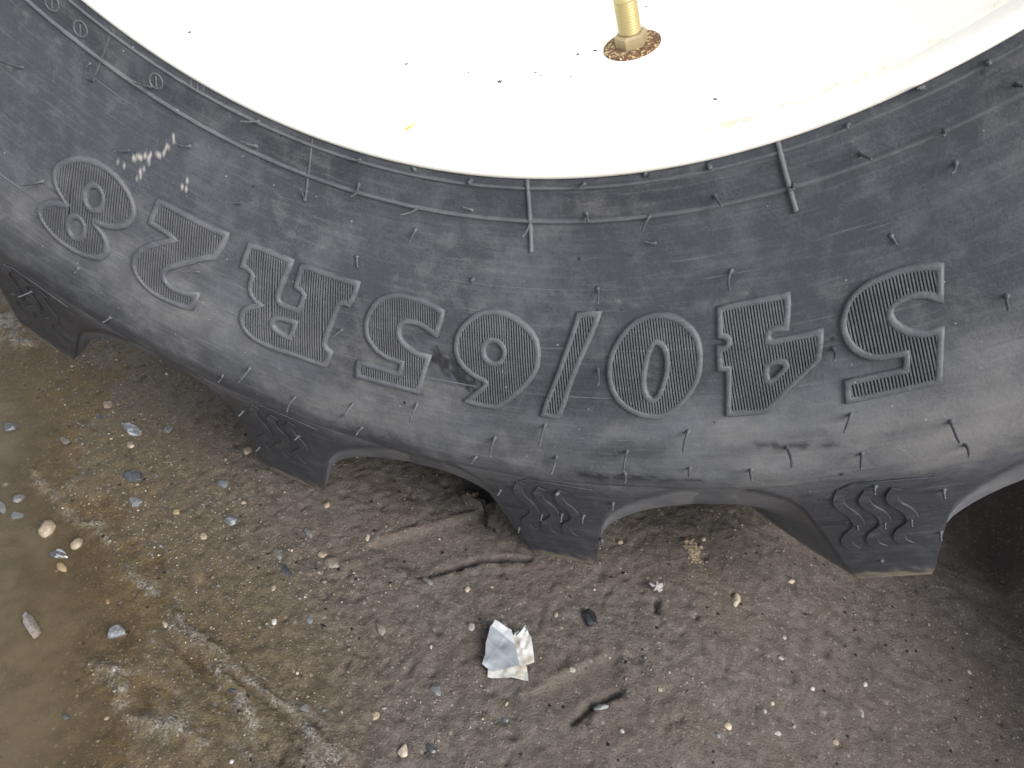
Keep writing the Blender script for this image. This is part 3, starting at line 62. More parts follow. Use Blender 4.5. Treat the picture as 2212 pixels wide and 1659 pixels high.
GR = json.loads('''{"PL":{"A":[[-3650,-325],[-3322,-485],[-3034,-615],[-2716,-712],[-2560,-812],[-2430,-849]],"B":[[-2207,-952],[-2054,-1007],[-1895,-1089]],"C":[[-1663,-1171],[-1423,-1273],[-1249,-1361],[-1046,-1422],[-813,-1505],[-448,-1625],[41,-1794]],"D":[[-1555,-1304],[-1319,-1385]],"E":[[-1126,-1487],[-855,-1628],[-657,-1758],[-490,-1839]],"F":[[-1917,-1681],[-1641,-1774],[-1499,-1893]],"F2":[[-1440,-1939],[-1336,-1951],[-1107,-1976]],"G":[[-1128,-1916],[-975,-1948],[-850,-1986]],"O":[[-5653,1397],[-5407,1279],[-5064,1156]],"puddle":[[-5729,1476],[-4772,975],[-4059,787],[-3218,107],[-2521,-611],[-1854,-1122],[-1446,-1330],[-1170,-1493],[-948,-1736],[-954,-1923],[-975,-2054],[-907,-2150]],"slot1":[[-69,-324],[125,-171],[302,-15],[527,76],[714,123]],"ridge1":[[-596,-164],[-328,87],[-59,314],[193,494]],"slot2":[[1313,-1144],[1453,-927],[1614,-764]],"ridge2":[[1025,-993],[1255,-691],[1486,-483]],"imp":[[-596,-164],[193,494],[688,174],[306,-27],[-69,-324]],"imp2":[[1025,-993],[1486,-483],[1614,-764],[1313,-1144]],"dark3":[[1684,51],[1719,-10],[1715,-83]],"silver":[[621,-583],[752,-612],[771,-642],[823,-731],[893,-859],[811,-907],[730,-953],[704,-953],[644,-935],[641,-856],[618,-780],[612,-711],[604,-644],[616,-618]],"backing":[[687,-933],[707,-1002],[733,-999],[861,-950],[919,-944],[976,-938],[959,-890],[926,-818],[807,-875]],"flap":[[773,-638],[801,-648],[823,-588],[833,-559],[863,-574],[901,-619],[931,-680],[957,-738],[974,-787],[930,-831],[898,-864],[839,-761]],"fold":[[765,-622],[793,-602],[819,-552],[839,-535],[863,-574],[853,-592],[829,-595],[809,-622],[799,-652]],"clod":[[341,455]],"crumb":[[63,541]],"sand":[[1881,618]],"star":[[1674,122]]},"ST":[[-3642,604,1007,449,-35,"pink"],[-3194,374,1492,639,-21,"streak"],[-2791,-118,1095,757,9,"slate"],[-4238,40,640,623,6,"dgrey"],[-3659,68,767,326,-24,"lgrey"],[-3511,-649,537,471,-3,"grey"],[-3544,-780,888,360,-30,"grey"],[-3780,-523,259,236,7,"white"],[-2579,-365,776,415,-21,"lgrey"],[-2007,40,606,482,-15,"bgrey"],[-2039,453,450,409,20,"pinkw"],[-2858,458,412,513,20,"grey"],[-3587,427,547,252,-35,"slate"],[-1735,-95,252,297,19,"tan"],[-1081,100,376,370,6,"tan"],[-3062,182,491,414,-5,"pink"],[-3370,-808,572,423,-3,"grey"],[-3048,-845,851,614,-55,"tan"],[-2725,-894,410,555,19,"tan"],[-2775,-1021,813,500,3,"streak2"],[-2668,-1120,637,285,-31,"ochre"],[-1713,-315,600,658,63,"bgrey"],[-1838,-517,476,268,-36,"tan"],[-2179,-379,315,357,65,"ochre"],[-2487,-1617,1551,392,-32,"pinkg"],[-2621,-1493,331,277,32,"slate"],[-1897,-1482,730,509,3,"angular"],[-1619,-1304,402,179,-33,"cream"],[-2153,-1254,265,165,-51,"ochre"],[-2381,-1558,231,231,19,"dgrey"],[-889,-1053,286,200,-60,"white"],[-1177,-504,625,251,-38,"lgrey"],[-1067,-221,623,266,-40,"lgrey"],[-1043,-618,721,327,-34,"slate"],[-862,-386,413,386,-4,"tan"],[-749,-434,744,610,-14,"brown"],[-1046,-796,367,216,-45,"tan"],[-546,-972,322,184,-26,"black"],[-668,-943,495,249,-53,"bgrey"],[-880,-1607,388,245,-1,"slate"],[-937,-1727,285,210,-10,"bgrey"],[-1791,-2095,334,197,0,"dgrey"],[-1557,-2009,186,151,43,"cream"],[-1712,-1723,262,260,81,"pinkg"],[-362,-1579,344,323,54,"grey"],[-1614,-2326,191,139,-49,"grey"],[-620,-2021,141,149,18,"white"],[-155,-848,629,362,-45,"brown"],[466,-635,404,282,-53,"pale"],[317,-323,307,213,-70,"cream"],[10,-348,530,361,-15,"lgrey"],[408,-1186,685,312,-32,"bgrey"],[1265,-287,739,478,-50,"black"],[1011,-329,336,190,-75,"tan"],[363,-1640,520,343,-76,"palet"],[94,-1479,349,337,19,"tan"],[525,-1565,388,269,-40,"dgrey"],[1232,-747,298,240,-4,"pale"],[1485,-959,514,265,34,"lgrey"],[-614,-97,403,184,-65,"cream"],[-719,-437,373,401,19,"tan"],[673,-527,337,228,-26,"grey"],[915,-1233,303,210,-13,"bgrey"],[2314,-746,324,309,-1,"cream"],[2897,-166,190,219,-30,"white"],[2284,284,708,368,-93,"palet"],[3274,-165,495,241,-76,"pale"],[2657,-633,257,285,-65,"pale"],[3306,87,179,233,-24,"white"],[2665,149,239,272,-23,"pale"],[2650,-50,305,262,28,"pale"],[2706,723,243,298,-56,"cream"],[1966,771,222,247,0,"cream"],[3888,959,193,244,-2,"pale"],[3070,-497,258,286,-53,"tan"],[4176,638,256,197,-80,"pale"],[1833,-677,239,200,-50,"tan"],[2259,-837,252,213,-74,"bgrey"],[2558,-521,207,174,-71,"pale"],[2609,-435,193,167,-71,"cream"],[483,-240,234,214,19,"tan"],[1326,508,273,269,-20,"tan"]]}''')
PL = {k: np.array(v, float) * 1e-4 for k, v in GR['PL'].items()}

# ------------------------------------------------------------------ helpers
def mesh(name, verts, faces, mat=None, smooth=True):
    me = bpy.data.meshes.new(name)
    if isinstance(verts, np.ndarray): verts = verts.tolist()
    if isinstance(faces, np.ndarray): faces = faces.tolist()
    me.from_pydata(verts, [], faces)
    if smooth:
        me.polygons.foreach_set("use_smooth", [True] * len(me.polygons))
    if mat: me.materials.append(mat)
    me.update()
    return me

def link(name, me, parent=None, loc=None, rot=None):
    o = bpy.data.objects.new(name, me)
    COL.objects.link(o)
    if parent is not None: o.parent = parent
    if loc is not None: o.location = loc
    if rot is not None: o.rotation_euler = rot
    return o

def tag(o, label=None, cat=None, group=None, kind=None):
    if label: o["label"] = label
    if cat: o["category"] = cat
    if group: o["group"] = group
    if kind: o["kind"] = kind
    return o

class MB:
    def __init__(s): s.v, s.f = [], []
    def add(s, v, f):
        n = len(s.v); s.v += [tuple(p) for p in v]; s.f += [tuple(i + n for i in q) for q in f]
    def strip(s, rows, closed=False, cap=False):
        n = len(s.v); m = len(rows[0])
        for r in rows: s.v += [tuple(p) for p in r]
        k = len(rows)
        for i in range(k if closed else k - 1):
            j = (i + 1) % k
            for a in range(m - 1):
                s.f.append((n + i * m + a, n + i * m + a + 1, n + j * m + a + 1, n + j * m + a))
        if cap and not closed:
            s.f.append(tuple(n + a for a in range(m)))
            s.f.append(tuple(n + (k - 1) * m + a for a in reversed(range(m))))
    def tube(s, pts, rad, seg=8, cap=True):
        pts = [Vector(p) for p in pts]
        rows = []
        up = Vector((0.3, 0.2, 0.9))
        for i, p in enumerate(pts):
            t = (pts[min(i + 1, len(pts) - 1)] - pts[max(i - 1, 0)]).normalized()
            a = t.cross(up).normalized(); b = t.cross(a)
            r = rad[i] if hasattr(rad, '__len__') else rad
            rows.append([p + (a * math.cos(q * 2 * math.pi / seg) + b * math.sin(q * 2 * math.pi / seg)) * r for q in range(seg)] )
        n = len(s.v)
        for r in rows: s.v += [tuple(p) for p in r]
        for i in range(len(rows) - 1):
            for q in range(seg):
                w = (q + 1) % seg
                s.f.append((n + i * seg + q, n + i * seg + w, n + (i + 1) * seg + w, n + (i + 1) * seg + q))
        if cap:
            s.f.append(tuple(n + q for q in reversed(range(seg))))
            s.f.append(tuple(n + (len(rows) - 1) * seg + q for q in range(seg)))
    def lathe(s, prof, M, seg=32, cap=True):
        n = len(s.v)
        for h, r in prof:
            for q in range(seg):
                a = q * 2 * math.pi / seg
                s.v.append(tuple(M @ Vector((r * math.cos(a), r * math.sin(a), h))))
        for i in range(len(prof) - 1):
            for q in range(seg):
                w = (q + 1) % seg
                s.f.append((n + i * seg + q, n + i * seg + w, n + (i + 1) * seg + w, n + (i + 1) * seg + q))
        if cap:
            s.f.append(tuple(n + q for q in reversed(range(seg))))
            s.f.append(tuple(n + (len(prof) - 1) * seg + q for q in range(seg)))
    def mesh(s, name, mat, smooth=True): return mesh(name, s.v, s.f, mat, smooth)

def vnoise(x, y, seed=0):
    xi = np.floor(x).astype(np.int64); yi = np.floor(y).astype(np.int64)
    fx = x - xi; fy = y - yi
    fx = fx * fx * fx * (fx * (fx * 6 - 15) + 10); fy = fy * fy * fy * (fy * (fy * 6 - 15) + 10)
    def h(a, b):
        n = (a * 374761393 + b * 668265263 + seed * 974634777) & 0xffffffff
        n = ((n ^ (n >> 13)) * 1274126177) & 0xffffffff
        return ((n ^ (n >> 16)) & 0xffff) / 65535.0
    a = h(xi, yi); b = h(xi + 1, yi); c = h(xi, yi + 1); d = h(xi + 1, yi + 1)
    return (a + (b - a) * fx + (c - a) * fy + (a - b - c + d) * fx * fy) * 2 - 1

def fbm(x, y, f, o, seed, g=0.5):
    t = 0; a = 1; n = 0
    for i in range(o):
        t = t + a * vnoise(x * f, y * f, seed + i * 17); n += a; a *= g; f *= 2.03
    return t / n

def sst(t):
    t = np.clip(t, 0, 1); return t * t * (3 - 2 * t)

def pline(px, py, pts):
    """distance to a polyline and the position along it (0..1)"""
    best = np.full(px.shape, 1e9); along = np.zeros(px.shape)
    n = len(pts) - 1
    for i in range(n):
        a, b = pts[i], pts[i + 1]; d = b - a; L = d @ d
        t = np.clip(((px - a[0]) * d[0] + (py - a[1]) * d[1]) / L, 0, 1)
        q = np.hypot(px - a[0] - t * d[0], py - a[1] - t * d[1])
        m = q < best
        best = np.where(m, q, best); along = np.where(m, (i + t) / n, along)
    return best, along

def inpoly(px, py, poly):
    c = np.zeros(px.shape, bool); n = len(poly)
    for i in range(n):
        x1, y1 = poly[i]; x2, y2 = poly[i - 1]
        if y1 == y2: continue
        c ^= ((y1 > py) != (y2 > py)) & (px < (x2 - x1) * (py - y1) / (y2 - y1) + x1)
    return c

# ------------------------------------------------------------------ node helpers
class NT:
    def __init__(s, name):
        s.m = bpy.data.materials.new(name); s.m.use_nodes = True
        s.t = s.m.node_tree; s.b = s.t.nodes["Principled BSDF"]
        s.tc = s.t.nodes.new("ShaderNodeTexCoord")
    def node(s, typ, **kw):
        n = s.t.nodes.new(typ)
        for k, v in kw.items(): setattr(n, k, v)
        return n
    def put(s, sock, v):
        if hasattr(v, 'is_output') or isinstance(v, bpy.types.NodeSocket): s.t.links.new(v, sock)
        elif v is not None:
            sock.default_value = v
    def obj(s): return s.tc.outputs['Object']
    def noise(s, vec, scale, detail=4, rough=0.55, dist=0.0):
        n = s.node("ShaderNodeTexNoise"); s.put(n.inputs['Vector'], vec)
        n.inputs['Scale'].default_value = scale; n.inputs['Detail'].default_value = detail
        n.inputs['Roughness'].default_value = rough; n.inputs['Distortion'].default_value = dist
        return n.outputs[0]
    def voro(s, vec, scale, feature='F1', out=0, rnd=1.0):
        n = s.node("ShaderNodeTexVoronoi", feature=feature); s.put(n.inputs['Vector'], vec)
        n.inputs['Scale'].default_value = scale; n.inputs['Randomness'].default_value = rnd
        return n.outputs[out]
    def math(s, op, a, b=None, c=None, clamp=False):
        n = s.node("ShaderNodeMath", operation=op, use_clamp=clamp)
        s.put(n.inputs[0], a)
        if b is not None: s.put(n.inputs[1], b)
        if c is not None: s.put(n.inputs[2], c)
        return n.outputs[0]
    def ramp(s, v, lo, hi, a=0.0, b=1.0):
        n = s.node("ShaderNodeMapRange", interpolation_type='SMOOTHSTEP'); s.put(n.inputs[0], v)
        for i, q in zip((1, 2, 3, 4), (lo, hi, a, b)): n.inputs[i].default_value = q
        return n.outputs[0]
    def mix(s, f, a, b, mode='MIX'):
        n = s.node("ShaderNodeMix", data_type='RGBA', blend_type=mode)
        s.put(n.inputs[0], f); s.put(n.inputs[6], a if not isinstance(a, tuple) else (*a, 1)); s.put(n.inputs[7], b if not isinstance(b, tuple) else (*b, 1))
        return n.outputs[2]
    def attr(s, name, out=2):
        n = s.node("ShaderNodeAttribute", attribute_name=name); return n.outputs[out]
    def scale(s, vec, k):
        n = s.node("ShaderNodeMapping"); s.put(n.inputs[0], vec); n.inputs['Scale'].default_value = k; return n.outputs[0]
    def bump(s, h, dist, strength=1.0, prev=None):
        n = s.node("ShaderNodeBump"); s.put(n.inputs['Height'], h)
        n.inputs['Distance'].default_value = dist; n.inputs['Strength'].default_value = strength
        if prev is not None: s.put(n.inputs['Normal'], prev)
        return n.outputs[0]
    def out(s, col=None, rough=None, nrm=None, metal=None, spec=None):
        if col is not None: s.put(s.b.inputs['Base Color'], col if not isinstance(col, tuple) else (*col, 1))
        if rough is not None: s.put(s.b.inputs['Roughness'], rough)
        if nrm is not None: s.put(s.b.inputs['Normal'], nrm)
        if metal is not None: s.put(s.b.inputs['Metallic'], metal)
        if spec is not None: s.b.inputs['Specular IOR Level'].default_value = spec
        return s.m

# ------------------------------------------------------------------ materials
def rubber(name, dust_bias=0.0, clean=(0.0265, 0.0282, 0.0345), dusty=(0.128, 0.131, 0.142), attr=True, tip=False):
    k = NT(name); o = k.obj()
    sep = k.node("ShaderNodeSeparateXYZ"); k.put(sep.inputs[0], o)
    x, y, z = sep.outputs
    rr = k.math('SQRT', k.math('ADD', k.math('MULTIPLY', x, x), k.math('MULTIPLY', z, z)))
    th = k.math('ARCTAN2', x, k.math('MULTIPLY', z, -1))
    pol = k.node("ShaderNodeCombineXYZ")
    k.put(pol.inputs[0], k.math('MULTIPLY', th, 0.5)); k.put(pol.inputs[1], rr); k.put(pol.inputs[2], y)
    big = k.noise(o, 11, 3, 0.6)
    med = k.noise(o, 70, 5, 0.65, 0.4)
    fine = k.noise(o, 900, 3, 0.7)
    streak = k.noise(k.scale(pol.outputs[0], (28, 420, 260)), 1.0, 4, 0.65, 0.3)
    hair = k.noise(k.scale(pol.outputs[0], (9, 900, 500)), 1.0, 2, 0.5, 0.8)
    d = k.math('ADD', k.math('MULTIPLY', k.ramp(big, 0.35, 0.68), 0.15), k.math('MULTIPLY', k.ramp(med, 0.38, 0.75), 0.22))
    d = k.math('ADD', d, k.math('MULTIPLY', k.ramp(streak, 0.45, 0.75), 0.15))
    d = k.math('ADD', d, k.math('MULTIPLY', k.math('SUBTRACT', fine, 0.5), 0.42))
    d = k.math('ADD', d, dust_bias - (0.07 if attr else 0.0))
    if attr:
        d = k.math('ADD', d, k.attr('dust'))
    d = k.math('ADD', d, 0.0, clamp=True)
    col = k.mix(d, clean, dusty)
    col = k.mix(k.math('MULTIPLY', k.ramp(k.noise(o, 16, 3, 0.6), 0.45, 0.62), k.math('MULTIPLY', d, 0.6 if attr else 0.0)), col, (0.150, 0.138, 0.125))
    # tiny chalky specks and hair scratches
    vd = k.voro(o, 300); vs = k.voro(o, 300, out=1)
    sc = k.node("ShaderNodeSeparateColor"); k.put(sc.inputs[0], vs)
    sp = k.math('MULTIPLY', k.ramp(vd, 0.16, 0.08), k.ramp(sc.outputs[0], 0.965, 0.975))
    col = k.mix(sp, col, (0.24, 0.23, 0.22))
    col = k.mix(k.math('MULTIPLY', k.ramp(hair, 0.70, 0.74), 0.35), col, (0.16, 0.155, 0.15))
    vd2 = k.voro(o, 95); vs2 = k.voro(o, 95, out=1)
    sc2 = k.node("ShaderNodeSeparateColor"); k.put(sc2.inputs[0], vs2)
    col = k.mix(k.math('MULTIPLY', k.ramp(vd2, 0.13, 0.09), k.ramp(sc2.outputs[1], 0.95, 0.96)), col, (0.012, 0.012, 0.014))
    if attr:
        col = k.mix(k.attr('stain'), col, (0.010, 0.010, 0.011))
        col = k.mix(k.attr('chalk'), col, (0.38, 0.36, 0.32))
    if tip:
        tipm = k.ramp(k.math('ADD', rr, k.math('MULTIPLY', k.math('SUBTRACT', med, .5), 0.030)), 0.6820, 0.6990)
        col = k.mix(k.math('MULTIPLY', tipm, 0.8), col, (0.23, 0.19, 0.135))
    rough = k.ramp(d, 0.0, 0.8, 0.48, 0.78)
    b = k.bump(k.noise(o, 420, 4, 0.7), 0.00035, 0.8)
    b = k.bump(streak, 0.0004, 0.5, b)
    return k.out(col, rough, b, spec=0.42)

M_SIDE = rubber("rubber_sidewall")
M_LUG = rubber("rubber_lug", -0.03, attr=True, tip=True)
M_RAISED = rubber("rubber_raised", 0.20, attr=False)
M_RIB = rubber("rubber_rib", 0.30, attr=False)
M_GROOVE = rubber("rubber_groove", -0.16, clean=(0.010, 0.011, 0.013), attr=False)
M_SPEW = rubber("rubber_spew", 0.10, attr=False)

k = NT("cream_rim_paint"); o = k.obj()
n1 = k.noise(o, 60, 5, 0.7)
M_RIM = k.out(k.mix(k.ramp(n1, 0.55, 0.8, 0, 0.35), (0.86, 0.845, 0.80), (0.78, 0.74, 0.64)), 0.42, spec=0.4)
k = NT("flange_paint"); o = k.obj()
sp_ = k.node("ShaderNodeSeparateXYZ"); k.put(sp_.inputs[0], o)
n1 = k.noise(o, 130, 5, 0.75)
n2 = k.noise(o, 420, 4, 0.7)
c = k.mix(k.ramp(n1, 0.5, 0.8, 0, 0.35), (0.72, 0.705, 0.65), (0.66, 0.61, 0.50))
c = k.mix(k.ramp(n2, 0.73, 0.78, 0, 0.5), c, (0.30, 0.22, 0.13))
M_FLANGE = k.out(c, 0.5, k.bump(n2, 0.0003, 0.4), spec=0.4)
k = NT("rusty_seam"); o = k.obj()
n1 = k.noise(o, 150, 5, 0.75); n2 = k.noise(o, 24, 3, 0.6)
M_SEAM = k.out(k.mix(k.ramp(k.math('ADD', n1, k.math('MULTIPLY', n2, 0.5)), 0.72, 0.92), (0.76, 0.74, 0.66), (0.58, 0.50, 0.37)), 0.8)
k = NT("rusty_washer"); o = k.obj()
n1 = k.noise(o, 420, 5, 0.75, 0.6); n2 = k.noise(o, 900, 3, 0.6)
c = k.mix(k.ramp(n2, 0.35, 0.65), (0.085, 0.036, 0.020), (0.15, 0.068, 0.036))
c = k.mix(k.ramp(n1, 0.54, 0.58), c, (0.55, 0.45, 0.22))
c = k.mix(k.ramp(n1, 0.67, 0.69), c, (0.80, 0.78, 0.72))
M_WASH = k.out(c, 0.85, k.bump(n1, 0.0006, 0.8))
k = NT("pale_brass"); o = k.obj()
n1 = k.noise(o, 300, 4, 0.6)
M_BRASS = k.out(k.mix(n1, (0.36, 0.29, 0.12), (0.48, 0.40, 0.20)), 0.42, k.bump(k.noise(o, 1500, 2), 0.0002, 0.5), metal=0.35)
k = NT("dull_nut"); o = k.obj()
n1 = k.noise(o, 300, 4, 0.6)
M_NUT = k.out(k.mix(n1, (0.27, 0.21, 0.11), (0.38, 0.31, 0.19)), 0.5, metal=0.3)
k = NT("yellow_paint_mark"); o = k.obj()
M_YEL = k.out(k.mix(k.ramp(k.noise(o, 260, 4, 0.7), 0.45, 0.6), (0.62, 0.46, 0.10), (0.35, 0.24, 0.03)), 0.6)
k = NT("black_grit"); M_GRIT = k.out((0.05, 0.05, 0.055), 0.8)

# ------------------------------------------------------------------ terrain
CEN = PL['C']; cdir = (CEN[-1] - CEN[0]); cdir /= np.hypot(*cdir); cnor = np.array((-cdir[1], cdir[0]))
SHORE = np.vstack([PL['puddle'], [(-.105, -.26), (-.15, -.32), (-.22, -.37), (-.32, -.42), (-.46, -.44)]])
SHP = np.vstack([SHORE, [(-0.8, -0.5), (-3.0, -0.5), (-3.0, 0.35)]])
WATER_Z = GZ - 0.0050

def terrain(x, y, detail=True, bank_shade=False):
    """height, wetness, painted-glint mask of the ground at x, y"""
    z = np.full(x.shape, GZ - 0.005)
    z = z - 0.05 * sst((x - 0.16) / 0.26) 
    near = np.exp(-((x + 0.05) ** 2 + (y + 0.05) ** 2) / 0.9)
    sd, _ = pline(x, y, SHORE)
    ins = inpoly(x, y, SHP)
    s = np.where(ins, -sd, sd)
    wob = fbm(x, y, 22, 3, 5) * 0.02
    s2 = s + wob
    away = np.hypot(x + .38, y + .06) + .05 * fbm(x, y, 5, 2, 44)
    basin = 1 - sst((away - .34) / .30)
    z = z + np.where(s2 < 0, -0.0075 * sst(-s2 / 0.11) * basin + .005 * (1 - basin), 0.003 * sst(s2 / 0.07) + .002 * (1 - basin))
    wet = (1 - sst((s2 - 0.0) / 0.16)) * (1 - sst((away - .45) / .5))
    dx = x - 0.385 + 0.45 * (y - 0.06)
    yb = sst((y + 1.2) / .6) * sst((1.4 - y) / .6)
    z = z + yb * (-0.09 * sst((dx + .03) / 0.30) + 0.36 * sst((dx - .15) / .16) * sst((1.3 - dx) / .5)) + yb * 0.03 * sst(dx / .2) * fbm(x, y, 12, 3, 93)  # unseen soil bank and dip, added at right to shade the ground
    shade_m = sst((dx + .03) / 0.10)
    # ruts and streaks that run down into the puddle
    u = (x - CEN[0][0]) * cdir[0] + (y - CEN[0][1]) * cdir[1]
    v = (x - CEN[0][0]) * cnor[0] + (y - CEN[0][1]) * cnor[1]
    v = v + 0.006 * fbm(x, y, 14, 2, 31) + 0.10 * np.where(u > 0, u, 0) ** 2
    band = sst((u + 0.02) / 0.08) * np.exp(-((v + 0.008) / 0.030) ** 2)
    st = vnoise(u * 13, v * 170, 41) * 0.45 + vnoise(u * 34, v * 400, 43) * 0.55
    z = z + band * st * 0.0034
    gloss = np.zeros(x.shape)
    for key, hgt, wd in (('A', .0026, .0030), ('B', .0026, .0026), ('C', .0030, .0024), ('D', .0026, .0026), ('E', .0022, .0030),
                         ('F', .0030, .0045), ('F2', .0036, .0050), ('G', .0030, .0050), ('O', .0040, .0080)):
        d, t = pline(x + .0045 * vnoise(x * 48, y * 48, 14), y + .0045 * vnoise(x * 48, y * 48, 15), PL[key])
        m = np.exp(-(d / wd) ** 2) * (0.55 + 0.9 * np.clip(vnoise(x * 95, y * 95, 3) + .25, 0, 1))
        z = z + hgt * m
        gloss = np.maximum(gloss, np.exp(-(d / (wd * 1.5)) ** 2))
    # prints pressed in by the lugs
    smooth = np.zeros(x.shape)
    for key, dep in (('imp', .0035), ('imp2', .003)):
        pd, _ = pline(x, y, np.vstack([PL[key], PL[key][:1]]))
        inn = inpoly(x, y, PL[key]); e = np.where(inn, pd, -pd)
        w = sst((e + 0.004) / 0.010); z = z - dep * w; smooth = np.maximum(smooth, w)
    for key, hgt, wd in (('ridge1', .0020, .0030), ('ridge2', .0013, .0028)):
        d, t = pline(x, y, PL[key]); z = z + hgt * np.exp(-(d / wd) ** 2) * (0.8 + 0.5 * vnoise(x * 120, y * 120, 8))
    for key, dep, wd in (('slot1', .008, .0028), ('slot2', .0045, .0019), ('dark3', .004, .0024)):
        d, t = pline(x, y, PL[key])
        d = d + 0.0012 * vnoise(x * 260, y * 260, 9)
        taper = np.clip(np.minimum(t / 0.15, (1 - t) / 0.08), 0.0, 1)
        z = z - dep * taper * np.exp(-(d / wd) ** 4)
        # squeezed-up lip on the near side
        z = z + 0.0012 * np.exp(-((d - 0.0065) / 0.0035) ** 2) * taper * (0.6 + 0.7 * vnoise(x * 150, y * 150, 12))
    if detail:
        rough = 1 - 0.55 * smooth
        dry = 0.5 + 0.5 * sst(s2 / 0.10)
        z = z + near * (0.0030 * fbm(x, y, 9, 2, 1) + rough * dry * (0.0009 * fbm(x, y, 50, 3, 2) + 0.0013 * fbm(x, y, 230, 3, 4, .65)))
        pit = np.clip(vnoise(x * 120, y * 120, 77) - 0.62, 0, 1) * rough * dry
        z = z - 0.006 * pit * near
    far = sst((np.hypot(x, y) - 2) / 6)
    z = z + far * 0.05 * fbm(x, y, 0.4, 2, 21)
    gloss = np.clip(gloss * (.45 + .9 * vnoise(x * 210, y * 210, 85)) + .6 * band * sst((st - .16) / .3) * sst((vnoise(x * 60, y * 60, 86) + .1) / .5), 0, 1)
    if bank_shade: return z, wet, gloss, shade_m
    return z, wet, gloss

def axis(lo, hi, step, far):
    a = np.arange(lo, hi + step / 2, step)
    g = [step * 1.35]; 
    while sum(g) < far: g.append(g[-1] * 1.35)
    c = np.cumsum(g)
    return np.concatenate([lo - c[::-1], a, hi + c])
gx = axis(-0.58, 0.50, 0.0021, 30); gy = axis(-0.29, 0.20, 0.0021, 30)
X, Y = np.meshgrid(gx, gy)
Zt, WETt, GLINTt, SHADEt = terrain(X, Y, bank_shade=True)
nx, ny = len(gx), len(gy)
me = bpy.data.meshes.new("ground")
idx = np.arange(nx * ny).reshape(ny, nx)
q = np.stack([idx[:-1, :-1], idx[:-1, 1:], idx[1:, 1:], idx[1:, :-1]], -1).reshape(-1, 4)
me.vertices.add(nx * ny); me.vertices.foreach_set("co", np.stack([X, Y, Zt], -1).astype(np.float32).ravel())
me.loops.add(q.size); me.loops.foreach_set("vertex_index", q.astype(np.int32).ravel())
me.polygons.add(len(q)); me.polygons.foreach_set("loop_start", np.arange(0, q.size, 4, dtype=np.int32))
me.polygons.foreach_set("loop_total", np.full(len(q), 4, np.int32))
me.polygons.foreach_set("use_smooth", np.ones(len(q), bool))
me.update(calc_edges=True)
for nm, arr in (("wet", WETt), ("gloss", GLINTt), ("bank_shade", SHADEt)):
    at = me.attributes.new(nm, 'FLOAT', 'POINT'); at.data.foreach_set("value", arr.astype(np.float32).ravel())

k = NT("muddy_grit"); o = k.obj()
wet = k.attr('wet')
n0 = k.noise(o, 14, 4, 0.6); n1 = k.noise(o, 90, 5, 0.65); n2 = k.noise(o, 520, 4, 0.7); n3 = k.noise(o, 1500, 2, 0.6)
dry = k.mix(k.ramp(n1, 0.3, 0.7), (0.070, 0.060, 0.052), (0.126, 0.109, 0.095))
dry = k.mix(k.ramp(n0, 0.38, 0.66, 0, 0.6), dry, (0.094, 0.077, 0.061))
wc = k.mix(k.ramp(n1, 0.3, 0.7), (0.056, 0.042, 0.024), (0.112, 0.084, 0.047))
col = k.mix(wet, dry, wc)
col = k.mix(k.math('MULTIPLY', k.attr('bank_shade'), .35), col, (0.030, 0.027, 0.026))  # shade on the right-hand ground, painted into its colour
col = k.mix(k.math('MULTIPLY', k.ramp(n2, 0.42, 0.30), 0.75), col, (0.020, 0.016, 0.013))
col = k.mix(k.math('MULTIPLY', k.ramp(n2, 0.60, 0.74), 0.55), col, (0.19, 0.165, 0.14))
for scl, lo, c1, c2, seed in ((230, 0.80, (0.22, 0.185, 0.145), (0.13, 0.13, 0.13), 0), (430, 0.72, (0.26, 0.23, 0.185), (0.14, 0.115, 0.085), 1)):
    vd = k.voro(o, scl); vc = k.voro(o, scl, out=1)
    sc = k.node("ShaderNodeSeparateColor"); k.put(sc.inputs[0], vc)
    cc = k.mix(sc.outputs[1], c1, c2)
    col = k.mix(k.math('MULTIPLY', k.math('MULTIPLY', k.ramp(vd, 0.36, 0.22), k.ramp(sc.outputs[0], lo, lo + 0.02)), k.ramp(sc.outputs[2], 0, 1, 0.3, 0.9)), col, cc)
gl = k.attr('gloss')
col = k.mix(k.math('MULTIPLY', gl, k.math('MULTIPLY', k.ramp(n2, .40, .62), k.ramp(n3, .36, .58, .35, .95))), col, (.33, .32, .30))  # pale sky glints on wet ridges, painted into the colour
vd = k.voro(o, 120); vc = k.voro(o, 120, out=1)
sc = k.node('ShaderNodeSeparateColor'); k.put(sc.inputs[0], vc)
col = k.mix(k.math('MULTIPLY', k.ramp(k.math('ADD', vd, k.math('MULTIPLY', n2, .25)), .34, .24), k.ramp(sc.outputs[0], .84, .86)), col, (.012, .010, .009))
rw = k.math('MULTIPLY', k.ramp(n1, 0.3, 0.7, 0.34, 0.60), k.math('SUBTRACT', 1.0, k.math('MULTIPLY', k.attr('gloss'), .72)))
rough = k.math('ADD', k.math('MULTIPLY', wet, rw), k.math('MULTIPLY', k.math('SUBTRACT', 1.0, wet), k.ramp(n1, 0.35, 0.65, 0.62, 0.85)))
b = k.bump(n1, 0.0022, 0.8); b = k.bump(n2, 0.0018, 0.9, b); b = k.bump(n3, 0.0005, 0.7, b)
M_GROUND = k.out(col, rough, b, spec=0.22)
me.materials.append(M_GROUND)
tag(link("ground", me), kind="structure")

